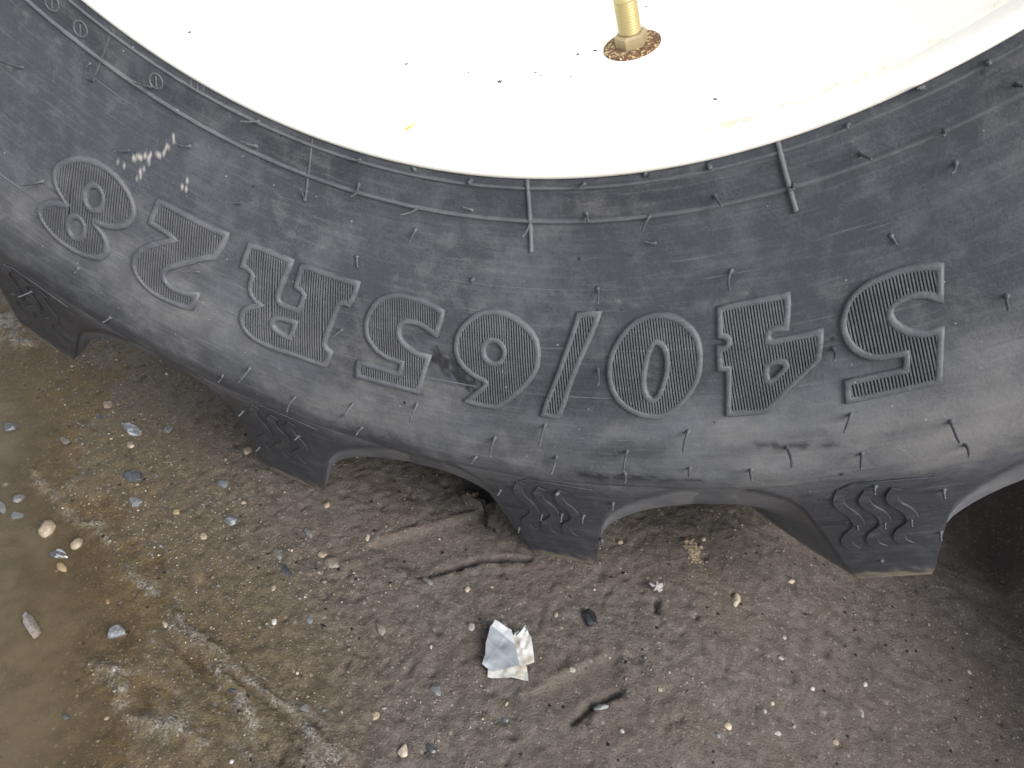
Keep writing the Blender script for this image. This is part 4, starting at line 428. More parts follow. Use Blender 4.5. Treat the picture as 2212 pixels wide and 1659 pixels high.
# puddle: silty water lying in the low ground on the left
k = NT("silty_water"); o = k.obj()
n1 = k.noise(o, 7, 3, 0.5); n2 = k.noise(o, 60, 4, 0.6)
k.out(k.mix(k.ramp(k.math('ADD', k.math('MULTIPLY', n1, .6), k.math('MULTIPLY', n2, .4)), 0.35, 0.65), (0.092, 0.072, 0.042), (0.122, 0.096, 0.060)), 0.2, k.bump(k.noise(o, 16, 2), 0.0008, 0.35), spec=0.28)
wcol = k.b.inputs['Base Color'].links[0].from_socket
k.put(k.b.inputs['Base Color'], k.mix(k.math('MULTIPLY', k.ramp(k.noise(o, 240, 4, .7), .60, .68), k.ramp(k.noise(o, 30, 3), .42, .62, 0, .7)), wcol, (.035, .026, .015)))
tr = k.node("ShaderNodeBsdfTransparent"); tr.inputs[0].default_value = (0.96, 0.93, 0.88, 1)
mx = k.node("ShaderNodeMixShader"); k.put(mx.inputs[0], k.math('MULTIPLY', k.ramp(k.attr('depth'), 0.0, 0.0075, 0.0, 0.82), k.ramp(n2, 0.3, 0.7, 0.75, 1.0)))
k.t.links.new(tr.outputs[0], mx.inputs[1]); k.t.links.new(k.b.outputs[0], mx.inputs[2])
k.t.links.new(mx.outputs[0], k.t.nodes["Material Output"].inputs[0])
wx = np.arange(-1.15, .0, .0055); wy = np.arange(-.85, .65, .0055)
WX, WY = np.meshgrid(wx, wy)
WD = WATER_Z - terrain(WX, WY)[0]
wi = np.arange(WX.size).reshape(WX.shape)
wq = np.stack([wi[:-1, :-1], wi[:-1, 1:], wi[1:, 1:], wi[1:, :-1]], -1).reshape(-1, 4)
sdm, _ = pline(WX, WY, SHORE); okv = (inpoly(WX, WY, SHP) | (sdm < 0.07)).ravel()
pm = mesh("puddle", np.stack([WX, WY, np.full(WX.shape, WATER_Z)], -1).reshape(-1, 3), wq[okv[wq].all(1)], k.m)
at = pm.attributes.new("depth", 'FLOAT', 'POINT'); at.data.foreach_set("value", WD.astype(np.float32).ravel())
tag(link("puddle", pm), kind="structure")

# ------------------------------------------------------------------ tractor wheel
WHEEL = link("tractor_wheel", None, loc=(0, 0.235, GZ - 0.005))
tag(WHEEL, "large tractor wheel with black lugged tyre on a white steel rim, standing in mud", "tractor wheel")
OFF = (0, -0.235, -(GZ - 0.005))

PR = np.array([(.340, .03), (.365, .012), (.372, .004), (.376, .0005), (.380, -.0005), (.398, -.0035), (.42, -.012), (.445, -.0235), (.475, -.034), (.505, -.0410), (.525, -.0436), (.540, -.0437), (.553, -.0408), (.565, -.0365)])
def pchip(xs, ys):
    h = np.diff(xs); d = np.diff(ys) / h; m = np.empty_like(xs); m[0] = d[0]; m[-1] = d[-1]
    for i in range(1, len(xs) - 1):
        m[i] = 0 if d[i - 1] * d[i] <= 0 else 3 * (h[i - 1] + h[i]) / ((2 * h[i] + h[i - 1]) / d[i - 1] + (h[i] + 2 * h[i - 1]) / d[i])
    def F(v):
        v = np.asarray(v, float); i = np.clip(np.searchsorted(xs, v) - 1, 0, len(xs) - 2); t = (v - xs[i]) / h[i]
        return (1 + 2 * t) * (1 - t) ** 2 * ys[i] + t * (1 - t) ** 2 * h[i] * m[i] + t * t * (3 - 2 * t) * ys[i + 1] + t * t * (t - 1) * h[i] * m[i + 1]
    return F
Y0 = pchip(PR[:, 0].copy(), PR[:, 1].copy())
CS = (.0206 + .0365) / (.697 - .565)
def cone(r):
    r = np.asarray(r, float); return np.where(r < .565, Y0(np.clip(r, .34, .565)), -.0365 + CS * (r - .565))
def ysurf(r):
    r = np.asarray(r, float); return cone(r)
def snorm(r):
    e = 1e-4; dy = float(ysurf(r + e) - ysurf(r - e)) / (2 * e); L = math.hypot(dy, 1); return dy / L, -1 / L     # (radial, axial)
def P3(th, r, h=0.0, y=None):
    if y is None: y = float(ysurf(r))
    if h:
        nr, na = snorm(r); r = r + nr * h; y = y + na * h
    return (r * math.sin(th), y, -r * math.cos(th))

# tyre carcass: one revolved skin (sidewall, shoulder, tread floor, far side)
side_r = np.concatenate([[.3725, .3745, .3765, .3785, .380, .3825], np.arange(.385, .553, .0022), [.553]])
prof = [(r, float(Y0(r))) for r in side_r]
prof = [(.366, .020), (.370, .012)] + prof + [(.5560, -.0388), (.5590, -.0360), (.570, -.0280), (.580, -.0212), (.590, -.0142), (.600, -.0044), (.610, .0070), (.618, .0180), (.627, .0340), (.636, .0550), (.645, .085), (.653, .130), (.657, .180), (.658, .235)]
prof += [(r, .470 - y) for r, y in prof[-2:-15:-2]] + [(r, .470 - float(Y0(r))) for r in (.553, .53, .50, .47, .44, .41, .39, .376)] + [(.366, .45)]
prof = np.array(prof)
fine = np.arange(-1.08, 1.0801, .0032)
coarse = np.linspace(1.08, 2 * math.pi - 1.08, 90)[1:-1]
ths = np.concatenate([fine, coarse])
TH, RR = np.meshgrid(ths, prof[:, 0], indexing='ij'); YY = np.broadcast_to(prof[:, 1], TH.shape)
ry = fbm(TH * 0.5 * np.ones_like(RR), RR, 40, 3, 61) * 0.00035
V = np.stack([RR * np.sin(TH), YY + ry, -RR * np.cos(TH)], -1).reshape(-1, 3)
nt, npf = TH.shape
ii = np.arange(nt * npf).reshape(nt, npf); jj = np.roll(ii, -1, 0)
F = np.stack([ii[:, :-1], ii[:, 1:], jj[:, 1:], jj[:, :-1]], -1).reshape(-1, 4)
tm = mesh("tyre", V, F, M_SIDE)
# dust, a dark gouge and chalky scrapes as marks that belong to the rubber
S = TH * 0.5
dust = (.36 + .60 * sst((TH - .05) / .4)) * np.exp(-((RR - .526 - .006 * fbm(S, RR, 9, 2, 71)) / (.022 + .016 * sst((TH - .2) / .3))) ** 2) * np.clip(0.75 + 0.7 * fbm(S, RR * 3, 12, 3, 72), 0, 1.3) * sst((TH + .50) / .5)
dust += 0.24 * np.exp(-((RR - .50) / .035) ** 2) * np.exp(-((TH + .45) / .35) ** 2) * np.clip(0.8 + fbm(S, RR, 25, 3, 73), 0, 1.6)
dust += 0.16 * np.exp(-((RR - .46) / .05) ** 2) * np.exp(-((TH + .15) / .2) ** 2) * np.clip(0.3 + fbm(S, RR, 30, 3, 74) * 1.6, 0, 1.6)
dust += 0.34 * sst((RR - .556) / .006) * sst((.66 - RR) / .03) * np.clip(.8 + .9 * fbm(S, RR, 40, 3, 78), 0, 1.5)
stain = np.zeros(TH.shape)
for t0, r0, t1, r1, w in ((.023, .4775, .068, .489, .0042), (.026, .4755, .045, .479, .0025), (-.03, .499, .01, .502, .0014)):
    d, a = pline(S, RR, np.array([(t0 / 2, r0), (t1 / 2, r1)]))
    stain = np.maximum(stain, sst((1.3 + 1.1 * vnoise(S * 420, RR * 420, 75) - d / w) / .9) * (d < w * 2.2))
for t0, r0, t1, r1, w in ((.395, .5215, .47, .526, .0018), (.20, .545, .33, .5455, .002)):
    d, a = pline(S, RR, np.array([(t0 / 2, r0), (t1 / 2, r1)])); stain = np.maximum(stain, 0.7 * sst((1.1 + vnoise(S * 300, RR * 600, 76) - d / w) / .9) * (d < w * 2))
chalk = np.zeros(TH.shape)
rs = np.random.default_rng(5)
for q_ in range(46):
    t0 = rs.uniform(-.75, .75); r0 = rs.uniform(.40, .542); L_ = rs.uniform(.01, .06); sl_ = rs.normal(0, .18)
    d, a = pline(S, RR + .0015 * np.sin(S * 130 + q_), np.array([(t0 / 2, r0), (t0 / 2 + L_, r0 + sl_ * L_)]))
    m_ = np.exp(-(d / .0011) ** 2) * np.clip(.45 + .8 * vnoise(S * 300, RR * 300, 200 + q_), 0, 1) * rs.uniform(.15, .5)
    if q_ % 3: chalk = np.maximum(chalk, m_ * .25)
    else: stain = np.maximum(stain, m_)
for pts, w in (([(-.446, .4338), (-.435, .4296), (-.420, .4250), (-.413, .4206), (-.405, .4127)], .0016), ([(-.434, .4443), (-.430, .4392), (-.4286, .4350), (-.422, .4304)], .0012),
               ([(-.369, .4363), (-.3723, .4279), (-.373, .4234)], .0010), ([(-.363, .433), (-.368, .425)], .0008), ([(-.4586, .4401), (-.4553, .4361)], .0022)):
    pp = np.array(pts); pp[:, 0] *= .5
    d, a = pline(S, RR, pp)
    chalk = np.maximum(chalk, sst((0.55 + 1.6 * vnoise(S * 520, RR * 520, 79) - d / w) / .5) * (d < w * 2.2) * .65)
for nm, arr in (("dust", dust), ("stain", stain), ("chalk", chalk)):
    at = tm.attributes.new(nm, 'FLOAT', 'POINT'); at.data.foreach_set("value", arr.astype(np.float32).ravel())
link("tyre", tm, WHEEL, OFF)

# moulded rings: thin raised lines that run right round the sidewall
def ring(r, w, h, name="mould_ring"):
    mb = MB(); rows = []
    for a in np.concatenate([np.arange(-1.1, 1.1, .008), np.linspace(1.1, 2 * math.pi - 1.1, 60)[:-1]]):
        a = float(a)
        fade = 1 - 0.35 * float(sst((a - .15) / .4)) if -1.1 < a < 1.1 else .5
        hh = h * fade * (1 + .18 * float(vnoise(np.array(a * 90), np.array(r * 50), 5)))
        rows.append([P3(a, r - w, -.0003), P3(a, r - w * .45, hh * .85), P3(a, r, hh), P3(a, r + w * .45, hh * .85), P3(a, r + w, -.0003)])
    mb.strip(rows, closed=True)
    return link(name, mb.mesh(name, M_RAISED), WHEEL, OFF)
ring(.398, .0015, .0015); ring(.3803, .0012, .0012); ring(.4903, .0006, .00018)

def bead(mb, pts, w, h, closed=True):
    """a rounded raised line following (angle, radius) points on the sidewall"""
    P = np.array(pts, float); r0 = .5
    Q = np.stack([P[:, 0] * P[:, 1], P[:, 1]], -1)
    n = len(Q); rows = []
    for i in range(n):
        a = Q[(i - 1) % n] if (closed or i) else Q[i]; b = Q[i]; c = Q[(i + 1) % n] if (closed or i < n - 1) else Q[i]
        d1 = b - a; d2 = c - b
        l1, l2 = np.hypot(*d1), np.hypot(*d2)
        d1 = d1 / l1 if l1 > 1e-9 else d2 / l2; d2 = d2 / l2 if l2 > 1e-9 else d1
        n1 = np.array((-d1[1], d1[0])); n2 = np.array((-d2[1], d2[0])); m = n1 + n2
        L = np.hypot(*m); m = m / L if L > 1e-6 else n1
        kk = min(1 / max(m @ n1, .35), 2.2)
        row = []
        for o_, hh in ((-1, -.0004), (-.72, .8), (-.35, 1.0), (.35, 1.0), (.72, .8), (1, -.0004)):
            qx = b + m * kk * w * o_
            row.append(P3(qx[0] / qx[1], qx[1], hh * h if hh > 0 else hh))
        rows.append(row)
    mb.strip(rows, closed=closed)

# the moulded size marking, upside down at the foot of the wheel: 540/65R28
NAMES = {'/': 'raised_slash', 'R': 'raised_letter'}
for ch, loops, ribs in TY['letters']:
    nm = NAMES.get(ch, 'raised_digit')
    mb = MB()
    for lp in loops: bead(mb, np.array(lp) * 1e-5, .0020, .0020)
    L = link(nm, mb.mesh(nm, M_RAISED), WHEEL, OFF)
    L["label"] = {'/': "moulded slash with ribbed face", 'R': "moulded letter R with ribbed face"}.get(ch, "moulded digit %s with ribbed face" % ch)
    rb = MB()
    W2 = {'8': .00046, '2': .00046, 'R': .00050, '5': .00052, '6': .00055, '/': .00060, '0': .00062, '4': .00066}[ch]
    if loops[0][0][0] > 30000: W2 = .00072
    for t0, r0, t1, r1 in ribs:
        n = 5; rows = []
        for i in range(n):
            u = i / (n - 1); t = (t0 + (t1 - t0) * u) * 1e-5; r = (r0 + (r1 - r0) * u) * 1e-5
            row = []
            for o_, hh in ((-1, -.0002), (-.42, .0017), (.42, .0017), (1, -.0002)):
                row.append(P3(t + o_ * W2 / r, r, hh))
            rows.append(row)
        rb.strip(rows, cap=True)
    link("ribbing", rb.mesh("ribbing", M_RIB, False), L)
    # smooth bed between ribs: clean rubber plus painted shade, a hair above the sidewall
    bm = bmesh.new()
    for lp in loops:
        vs = [bm.verts.new((t * 1e-5 * .5, 0, r * 1e-5)) for t, r in lp]
        for i in range(len(vs)): bm.edges.new((vs[i], vs[(i + 1) % len(vs)]))
    bmesh.ops.triangle_fill(bm, use_beauty=True, use_dissolve=False, edges=bm.edges[:])
    bmesh.ops.subdivide_edges(bm, edges=[e for e in bm.edges if e.calc_length() > .004], cuts=3, use_grid_fill=False)
    bmesh.ops.triangulate(bm, faces=bm.faces[:])
    for v in bm.verts: v.co = P3(v.co.x / .5, v.co.z, .00012)
    bmesh.ops.recalc_face_normals(bm, faces=bm.faces[:])
    bmm = bpy.data.meshes.new("letter_bed"); bm.to_mesh(bmm); bm.free(); bmm.materials.append(M_GROOVE)
    link("letter_bed", bmm, L)

# radial mould lines and inspection marks near the bead
for pts, s in TY['rad']:
    mb = MB(); P = np.array(pts, float) * 1e-5
    bead(mb, np.concatenate([P[:1] + (P[1] - P[0]) * u for u in (0, .5)] + [P[1:2] + (P[2] - P[1]) * u for u in (0, .5)] + [P[2:3] + (P[3] - P[2]) * u for u in (0, .5, 1)]), .0010 * s + .0002, .0016 * s, closed=False)
    link("mould_line", mb.mesh("mould_line", M_RAISED), WHEEL, OFF)
for t, r in TY['gau']:
    mb = MB(); t, r = t * 1e-5, r * 1e-5
    bead(mb, [(t + .0042 * math.cos(a) / r, r + .0042 * math.sin(a)) for a in np.linspace(0, 2 * math.pi, 20)[:-1]], .0006, .0006)
    bead(mb, [(t - .0012 / r, r - .003), (t, r), (t + .0012 / r, r + .003)], .0006, .0007, closed=False)
    link("mould_stamp", mb.mesh("mould_stamp", M_RAISED), WHEEL, OFF)

# vent spews: little rubber hairs left by the mould
for a in TY['sp']:
    p0 = Vector(a[:3]) * 1e-5; p1 = Vector(a[3:]) * 1e-5
    d = p1 - p0; L = d.length; mb = MB()
    bend = Vector((random.uniform(-1, 1), 0, random.uniform(-1, .4))) * L * .07
    pts = [p0 - d.normalized() * .0012] + [p0 + d * u + bend * (4 * u * (1 - u)) for u in (0, .06, .12, .35, .6, .85, .97, 1.0)]
    if L < .0035: rad = [.0016, .0016, .0016, .0015, .0014, .0013, .0012, .0010, .0006]
    else: rad = [.0015, .0014, .00105, .00080, .00072, .00068, .00064, .00058, .00035]
    mb.tube(pts, rad, 8)
    link("vent_spew", mb.mesh("vent_spew", M_SPEW), WHEEL, OFF)

# tread lugs: chevron bars with a flat end face flush with the sidewall
S_LEFT = np.array([(.540, -.0530), (.565, -.0518), (.580, -.0512), (.600, -.0505), (.620, -.0500), (.640, -.0498), (.660, -.0497), (.690, -.0488), (.697, -.0470), (.71, -.0465)]).T
S_RIGHT = np.array([(.540, .0300), (.565, .0275), (.580, .0250), (.600, .0212), (.620, .0172), (.640, .0130), (.660, .0085), (.690, .0022), (.697, -.0010), (.71, -.0012)]).T
CARC = prof[:np.argmax(prof[:, 0]) + 1]; CARC = CARC[CARC[:, 0] > .53]
def root_r(dep):
    """radius at which the lug leaves the tread floor, a given depth behind the end face"""
    lo, hi = .535, .657
    for _ in range(40):
        m = (lo + hi) / 2
        if float(np.interp(m, CARC[:, 0], CARC[:, 1])) < float(cone(m)) + dep: lo = m
        else: hi = m
    return lo
def lug_mesh(mirror=False):
    rows, dus = [], []
    NQ = 15
    for dep in np.concatenate([[0, .001, .0025, .0045, .007, .010, .014, .019, .025, .032, .040], np.linspace(.055, .285, 9)]):
        dep = float(dep)
        r0 = (root_r(dep) if dep > 0 else .5535) - .0015
        row, dr = [], []
        for side in (0, 1):
            q = np.linspace(0, 1, NQ) ** 1.35
            if side: q = q[::-1]
            for t in q:
                r = r0 + (.697 - r0) * t
                h = max(r - r0 - .0015, 0.0)
                R = .066 if side else .036
                f = R * (1 - math.sqrt(max(0.0, 1 - (1 - min(h / R, 1)) ** 2)))
                if dep < .0045: f *= .55 + .45 * dep / .0045
                s_ = float(np.interp(r, *S_RIGHT)) + f if side else float(np.interp(r, *S_LEFT)) - f
                y = float(cone(r)) + dep
                if r - r0 < .001: y += .0008
                ss = s_ - 1.08 * dep * (1 - .25 * dep / .285)
                if side: ss += 1.08 * .045 * (1 - math.exp(-dep / .045)) + .30 * min(dep, .05) * min(max((.70 - r) / .1, 0), 1)
                rt = r + (.006 * math.sin(min(dep / .285, 1) * math.pi / 2) if t > .93 else 0)
                a = ss / r
                row.append((rt * math.sin(a), y if not mirror else .470 - y, -rt * math.cos(a)))
                dr.append((.42 if dep > .003 and r < .69 else .0) + (.30 * float(sst((.580 - r) / .03)) if dep < .002 else 0))
        rows.append(row); dus += dr
    mb = MB(); mb.strip(rows)
    m = len(rows[0])
    for ri, rev in ((0, False), (len(rows) - 1, True)):
        b = ri * m
        for i in range(NQ - 1):
            f = (b + i, b + m - 1 - i, b + m - 2 - i, b + i + 1)
            mb.f.append(f if not rev else f[::-1])
    me = mb.mesh("tread_lug", M_LUG, False)
    at = me.attributes.new("dust", 'FLOAT', 'POINT'); at.data.foreach_set("value", dus)
    bm = bmesh.new(); bm.from_mesh(me)
    bmesh.ops.recalc_face_normals(bm, faces=bm.faces[:])
    ed = [e for e in bm.edges if len(e.link_faces) == 2 and e.calc_face_angle() > .62 and min(math.hypot(v.co.x, v.co.z) for v in e.verts) > .60]
    bmesh.ops.bevel(bm, geom=ed, offset=.0016, segments=2, affect='EDGES', profile=.6)
    for f in bm.faces: f.smooth = True
    bm.to_mesh(me); bm.free()
    me.set_sharp_from_angle(angle=math.radians(30))
    return me
LUG = lug_mesh(); LUGB = lug_mesh(True)
def wave_mesh(pts, w, h):
    P = np.array(pts, float) * 1e-5
    # smooth the traced wave
    t = np.linspace(0, len(P) - 1, 40); Q = []
    for q_ in t:
        i = int(min(q_, len(P) - 2)); f_ = q_ - i
        p0, p1, p2, p3 = P[max(i - 1, 0)], P[i], P[i + 1], P[min(i + 2, len(P) - 1)]
        Q.append(0.5 * ((2 * p1) + (-p0 + p2) * f_ + (2 * p0 - 5 * p1 + 4 * p2 - p3) * f_ ** 2 + (-p0 + 3 * p1 - 3 * p2 + p3) * f_ ** 3))
    Q = np.array(Q); rows = []
    for i in range(len(Q)):
        d = Q[min(i + 1, len(Q) - 1)] - Q[max(i - 1, 0)]
        d = np.array((d[0] * .6, d[1])); d /= np.hypot(*d); nrm = np.array((-d[1], d[0]))
        row = []
        ht = h * min(1, .05 + i / 5, .05 + (len(Q) - 1 - i) / 5)
        for o_, hh in ((-1, -.0003), (-.9, ht), (.9, ht), (1, -.0003)):
            tt = Q[i][0] + nrm[0] * o_ * w / .6; r = Q[i][1] + nrm[1] * o_ * w
            row.append(P3(tt, r, hh))
        rows.append(row)
    mb = MB(); mb.strip(rows, cap=True)
    return mb.mesh("wave_mark", M_LUG, False)
WAVES = [wave_mesh(p[1:], .0034, .0008) for p in TY['wv']]
mbp = MB(); bead(mbp, np.array(TY['pan']) * 1e-5, .0006, .0003, closed=False)
PANEL = mbp.mesh("panel_line", M_LUG)
angs = [-DT / 2 + k_ * DT for k_ in range(-4, 6)]
rest = (2 * math.pi - 9 * DT) / 10
angs += [angs[-1] + rest * k_ for k_ in range(1, 10)]
for i, a in enumerate(angs):
    g = link("tread_lug", LUG, WHEEL, OFF, (0, -a, 0))
    if abs(a) < .75:
        for wmesh in WAVES: link("wave_mark", wmesh, g)
        link("panel_line", PANEL, g)
    link("tread_lug", LUGB, WHEEL, OFF, (0, -a - .17, 0))

# rim: curled flange lip, white barrel, dished disc
def revolve(name, prof, mat, parent=WHEEL, loc=OFF, n=260):
    a = np.linspace(0, 2 * math.pi, n, endpoint=False); p = np.array(prof)
    T, R_ = np.meshgrid(a, p[:, 0], indexing='ij'); Yv = np.broadcast_to(p[:, 1], T.shape)
    v = np.stack([R_ * np.sin(T), Yv, -R_ * np.cos(T)], -1).reshape(-1, 3)
    i0 = np.arange(v.shape[0]).reshape(n, len(p)); i1 = np.roll(i0, -1, 0)
    return link(name, mesh(name, v, np.stack([i0[:, :-1], i0[:, 1:], i1[:, 1:], i1[:, :-1]], -1).reshape(-1, 4), mat), parent, loc)
tan14 = math.tan(math.radians(14))
revolve("rim", [(.362 - (y - .008) * tan14, y) for y in np.linspace(.0092, .24, 26)] + [(.300, .246), (.285, .243), (.20, .225), (.16, .222), (.10, .235), (.06, .235), (.001, .235)], M_RIM)
revolve("rim_flange", [(.368, .030), (.370, .018), (.3725, .009), (.3742, .004), (.3752, .0010), (.3748, -.0008), (.3735, -.0019), (.3715, -.0022), (.3690, -.0016), (.3668, .0003), (.3650, .0030), (.3635, .0070)], M_FLANGE)
revolve("rim_seam", [(.3637, .0064), (.3630, .0072), (.3622, .0082), (.3616, .0094)], M_SEAM)
revolve("rim_barrel", [(.3600, .455), (.352, .40), (.33, .35), (.305, .26), (.300, .246)], M_RIM)

# valve: rusty washer, hex nut, threaded stem, collar and knurled cap
ab = Vector((.0831, .1094, -.3263))
ax = Vector((-.239, -.242, .940)).normalized()
e1 = ax.cross(Vector((0, 1, 0))).normalized(); e2 = ax.cross(e1)
MV = Matrix((( e1.x, e2.x, ax.x, ab.x), (e1.y, e2.y, ax.y, ab.y), (e1.z, e2.z, ax.z, ab.z), (0, 0, 0, 1)))
mb = MB()
pr = [(.004, .0066)]
z_ = .0085
while z_ < .0285:
    pr += [(z_, .0068), (z_ + .00075, .0058), (z_ + .0015, .0068)]; z_ += .00155
pr += [(.0292, .0069), (.0300, .0069), (.0302, .0066), (.0345, .0066), (.0350, .0063), (.0352, .0063), (.0440, .0062), (.0455, .0066), (.0465, .0066), (.0475, .0060), (.0485, .0064), (.0495, .0056), (.0506, .0062), (.0516, .0054), (.056, .0050), (.060, .0046)]
mb.lathe(pr, MV, 40)
VALVE = link("valve_stem", mb.mesh("valve_stem", M_BRASS), WHEEL, OFF)
mb = MB(); mb.lathe([(-.0006, .0172), (.0012, .0172), (.0016, .0168), (.0018, .0080)], MV, 48); link("valve_washer", mb.mesh("valve_washer", M_WASH, False), VALVE)
mb = MB(); mb.lathe([(.0017, .0098), (.0078, .0098), (.0090, .0086), (.0090, .0066)], MV @ Matrix.Rotation(.35, 4, 'Z'), 6); link("valve_nut", mb.mesh("valve_nut", M_NUT, False), VALVE)
mb = MB()
for q_ in range(46):
    a = q_ * 2 * math.pi / 46
    mb.tube([MV @ Vector((.00625 * math.cos(a + t_ * .35), .00625 * math.sin(a + t_ * .35), .0358 + t_ * .0080)) for t_ in (0, .5, 1)], .00022, 4)
link("knurling", mb.mesh("knurling", M_BRASS), VALVE)
# raised dimple pressed round the valve hole
mb = MB(); mb.lathe([(-.0020, .0240), (.0002, .0218), (.0006, .0200), (-.0002, .0180), (-.0020, .0176)], MV, 48, cap=False); link("valve_boss", mb.mesh("valve_boss", M_RIM), VALVE)

# yellow paint scrape and stuck grit on the white barrel
def on_barrel(x, y, lift):
    r = .362 - (y - .008) * tan14 - lift
    t = math.asin(max(-1, min(1, x / r))); return (r * math.sin(t), y, -r * math.cos(t))
mb = MB(); cpx, cpy = -.0218, .0137
ring_ = [(-.0026, -.0046), (-.0016, -.0056), (.0000, -.0045), (.0010, -.0015), (.0016, .0020), (.0021, .0052), (.0012, .0060), (.0001, .0034), (-.0013, .0004), (-.0023, -.0020)]
# the scrape leans, so skew the outline a little
pts = [(cpx + .55 * dx + .12 * dy, cpy + .75 * dy + .002) for dx, dy in ring_]
top = [on_barrel(px, py, .0005) for px, py in pts]; bot = [on_barrel(px, py, -.0002) for px, py in pts]
n = len(top); mb.add(top + bot, [tuple(range(n))] + [(i, (i + 1) % n, n + (i + 1) % n, n + i) for i in range(n)])
link("paint_scrape", mb.mesh("paint_scrape", M_YEL, False), WHEEL, OFF)
mb = MB()
for x_, y_ in ((118, 716), (124, 722), (133, 730), (308, 845), (354, 811), (536, 802), (513, 1053), (613, 1084), (-472, 715), (-90, 767), (818, 1571), (1404, 328), (-1563, 100), (128, 716), (120, 727)):
    p = on_barrel(x_ * 1e-4, max(y_ * 1e-4, .016), 0.0); s_ = random.uniform(.0005, .0011)
    mb.lathe([(-.0003, s_), (.0005, s_ * .7)], Matrix.Translation(p) @ Matrix.Rotation(random.uniform(0, 3), 4, 'Z') @ Matrix.Diagonal((1.6, .8, 1, 1)), 5)
tag(link("stuck_grit", mb.mesh("stuck_grit", M_GRIT, False), WHEEL, OFF), kind="stuff")

# ------------------------------------------------------------------ stones
ICO = {}
def ico(sub):
    if sub not in ICO:
        bm = bmesh.new(); bmesh.ops.create_icosphere(bm, subdivisions=sub, radius=1.0)
        ICO[sub] = (np.array([v.co[:] for v in bm.verts]), np.array([[v.index for v in f.verts] for f in bm.faces])); bm.free()
    return ICO[sub]
def stone_shape(sub, seed, angular):
    r = np.random.default_rng(seed); v, f = ico(sub); v = v.copy()
    for _ in range(3 if not angular else 8):
        n = r.normal(size=3); n /= np.linalg.norm(n); lim = r.uniform(.72, .95) if not angular else r.uniform(.55, .85)
        d = v @ n; m = d > lim; v[m] -= np.outer((d[m] - lim) * .92, n)
    ph = r.uniform(0, 6, 6)
    v *= (1 + .06 * np.sin(v[:, :1] * 5 + ph[0]) * np.sin(v[:, 1:2] * 6 + ph[1]) + .05 * np.sin(v[:, 2:] * 9 + ph[2] + v[:, :1] * 7))
    return v, f
def stone_mat(name, c1, c2, rough, scale=420, vein=None, spec=.5):
    k = NT(name); o = k.obj()
    n = k.noise(o, scale, 5, .7, .3); c = k.mix(k.ramp(n, .35, .65), c1, c2)
    if vein:
        s = k.noise(k.scale(o, (120, 520, 300)), 1, 3, .6, .5); c = k.mix(k.ramp(s, .52, .58), c, vein)
    c = k.mix(k.math('MULTIPLY', k.ramp(k.noise(o, 1400, 2), .6, .7), .5), c, (.03, .026, .02))
    return k.out(c, rough, k.bump(n, .0006, .6), spec=spec)
SM = dict(pink=stone_mat("pinkish_stone", (.13, .095, .07), (.21, .155, .12), .4), streak=stone_mat("streaked_stone", (.07, .073, .078), (.12, .125, .13), .3, vein=(.30, .305, .31)),
          slate=stone_mat("slate_stone", (.022, .023, .026), (.05, .052, .06), .28), dgrey=stone_mat("dark_grey_stone", (.035, .036, .038), (.075, .077, .079), .35),
          lgrey=stone_mat("light_grey_stone", (.08, .08, .08), (.15, .15, .148), .4), grey=stone_mat("grey_stone", (.07, .07, .07), (.125, .125, .12), .4),
          bgrey=stone_mat("blue_grey_stone", (.075, .080, .085), (.12, .126, .13), .42), white=stone_mat("white_stone", (.28, .27, .25), (.38, .37, .34), .5),
          pinkw=stone_mat("pale_pink_stone", (.20, .15, .115), (.31, .25, .21), .5), tan=stone_mat("tan_stone", (.16, .125, .085), (.28, .23, .165), .55, 700),
          ochre=stone_mat("ochre_stone", (.16, .11, .05), (.27, .20, .11), .5), streak2=stone_mat("banded_stone", (.035, .036, .04), (.07, .07, .075), .25, vein=(.28, .28, .28)),
          pinkg=stone_mat("wet_pinkish_stone", (.13, .105, .09), (.24, .21, .19), .18), cream=stone_mat("cream_stone", (.25, .205, .145), (.36, .31, .235), .55),
          brown=stone_mat("brown_stone", (.085, .072, .056), (.14, .12, .095), .55), pale=stone_mat("pale_stone", (.17, .157, .14), (.27, .253, .225), .6),
          palet=stone_mat("pale_tan_stone", (.22, .18, .13), (.36, .31, .24), .65), black=stone_mat("black_stone", (.012, .012, .013), (.03, .03, .032), .3), angular=stone_mat("angular_grey_stone", (.085, .09, .095), (.17, .175, .185), .3))
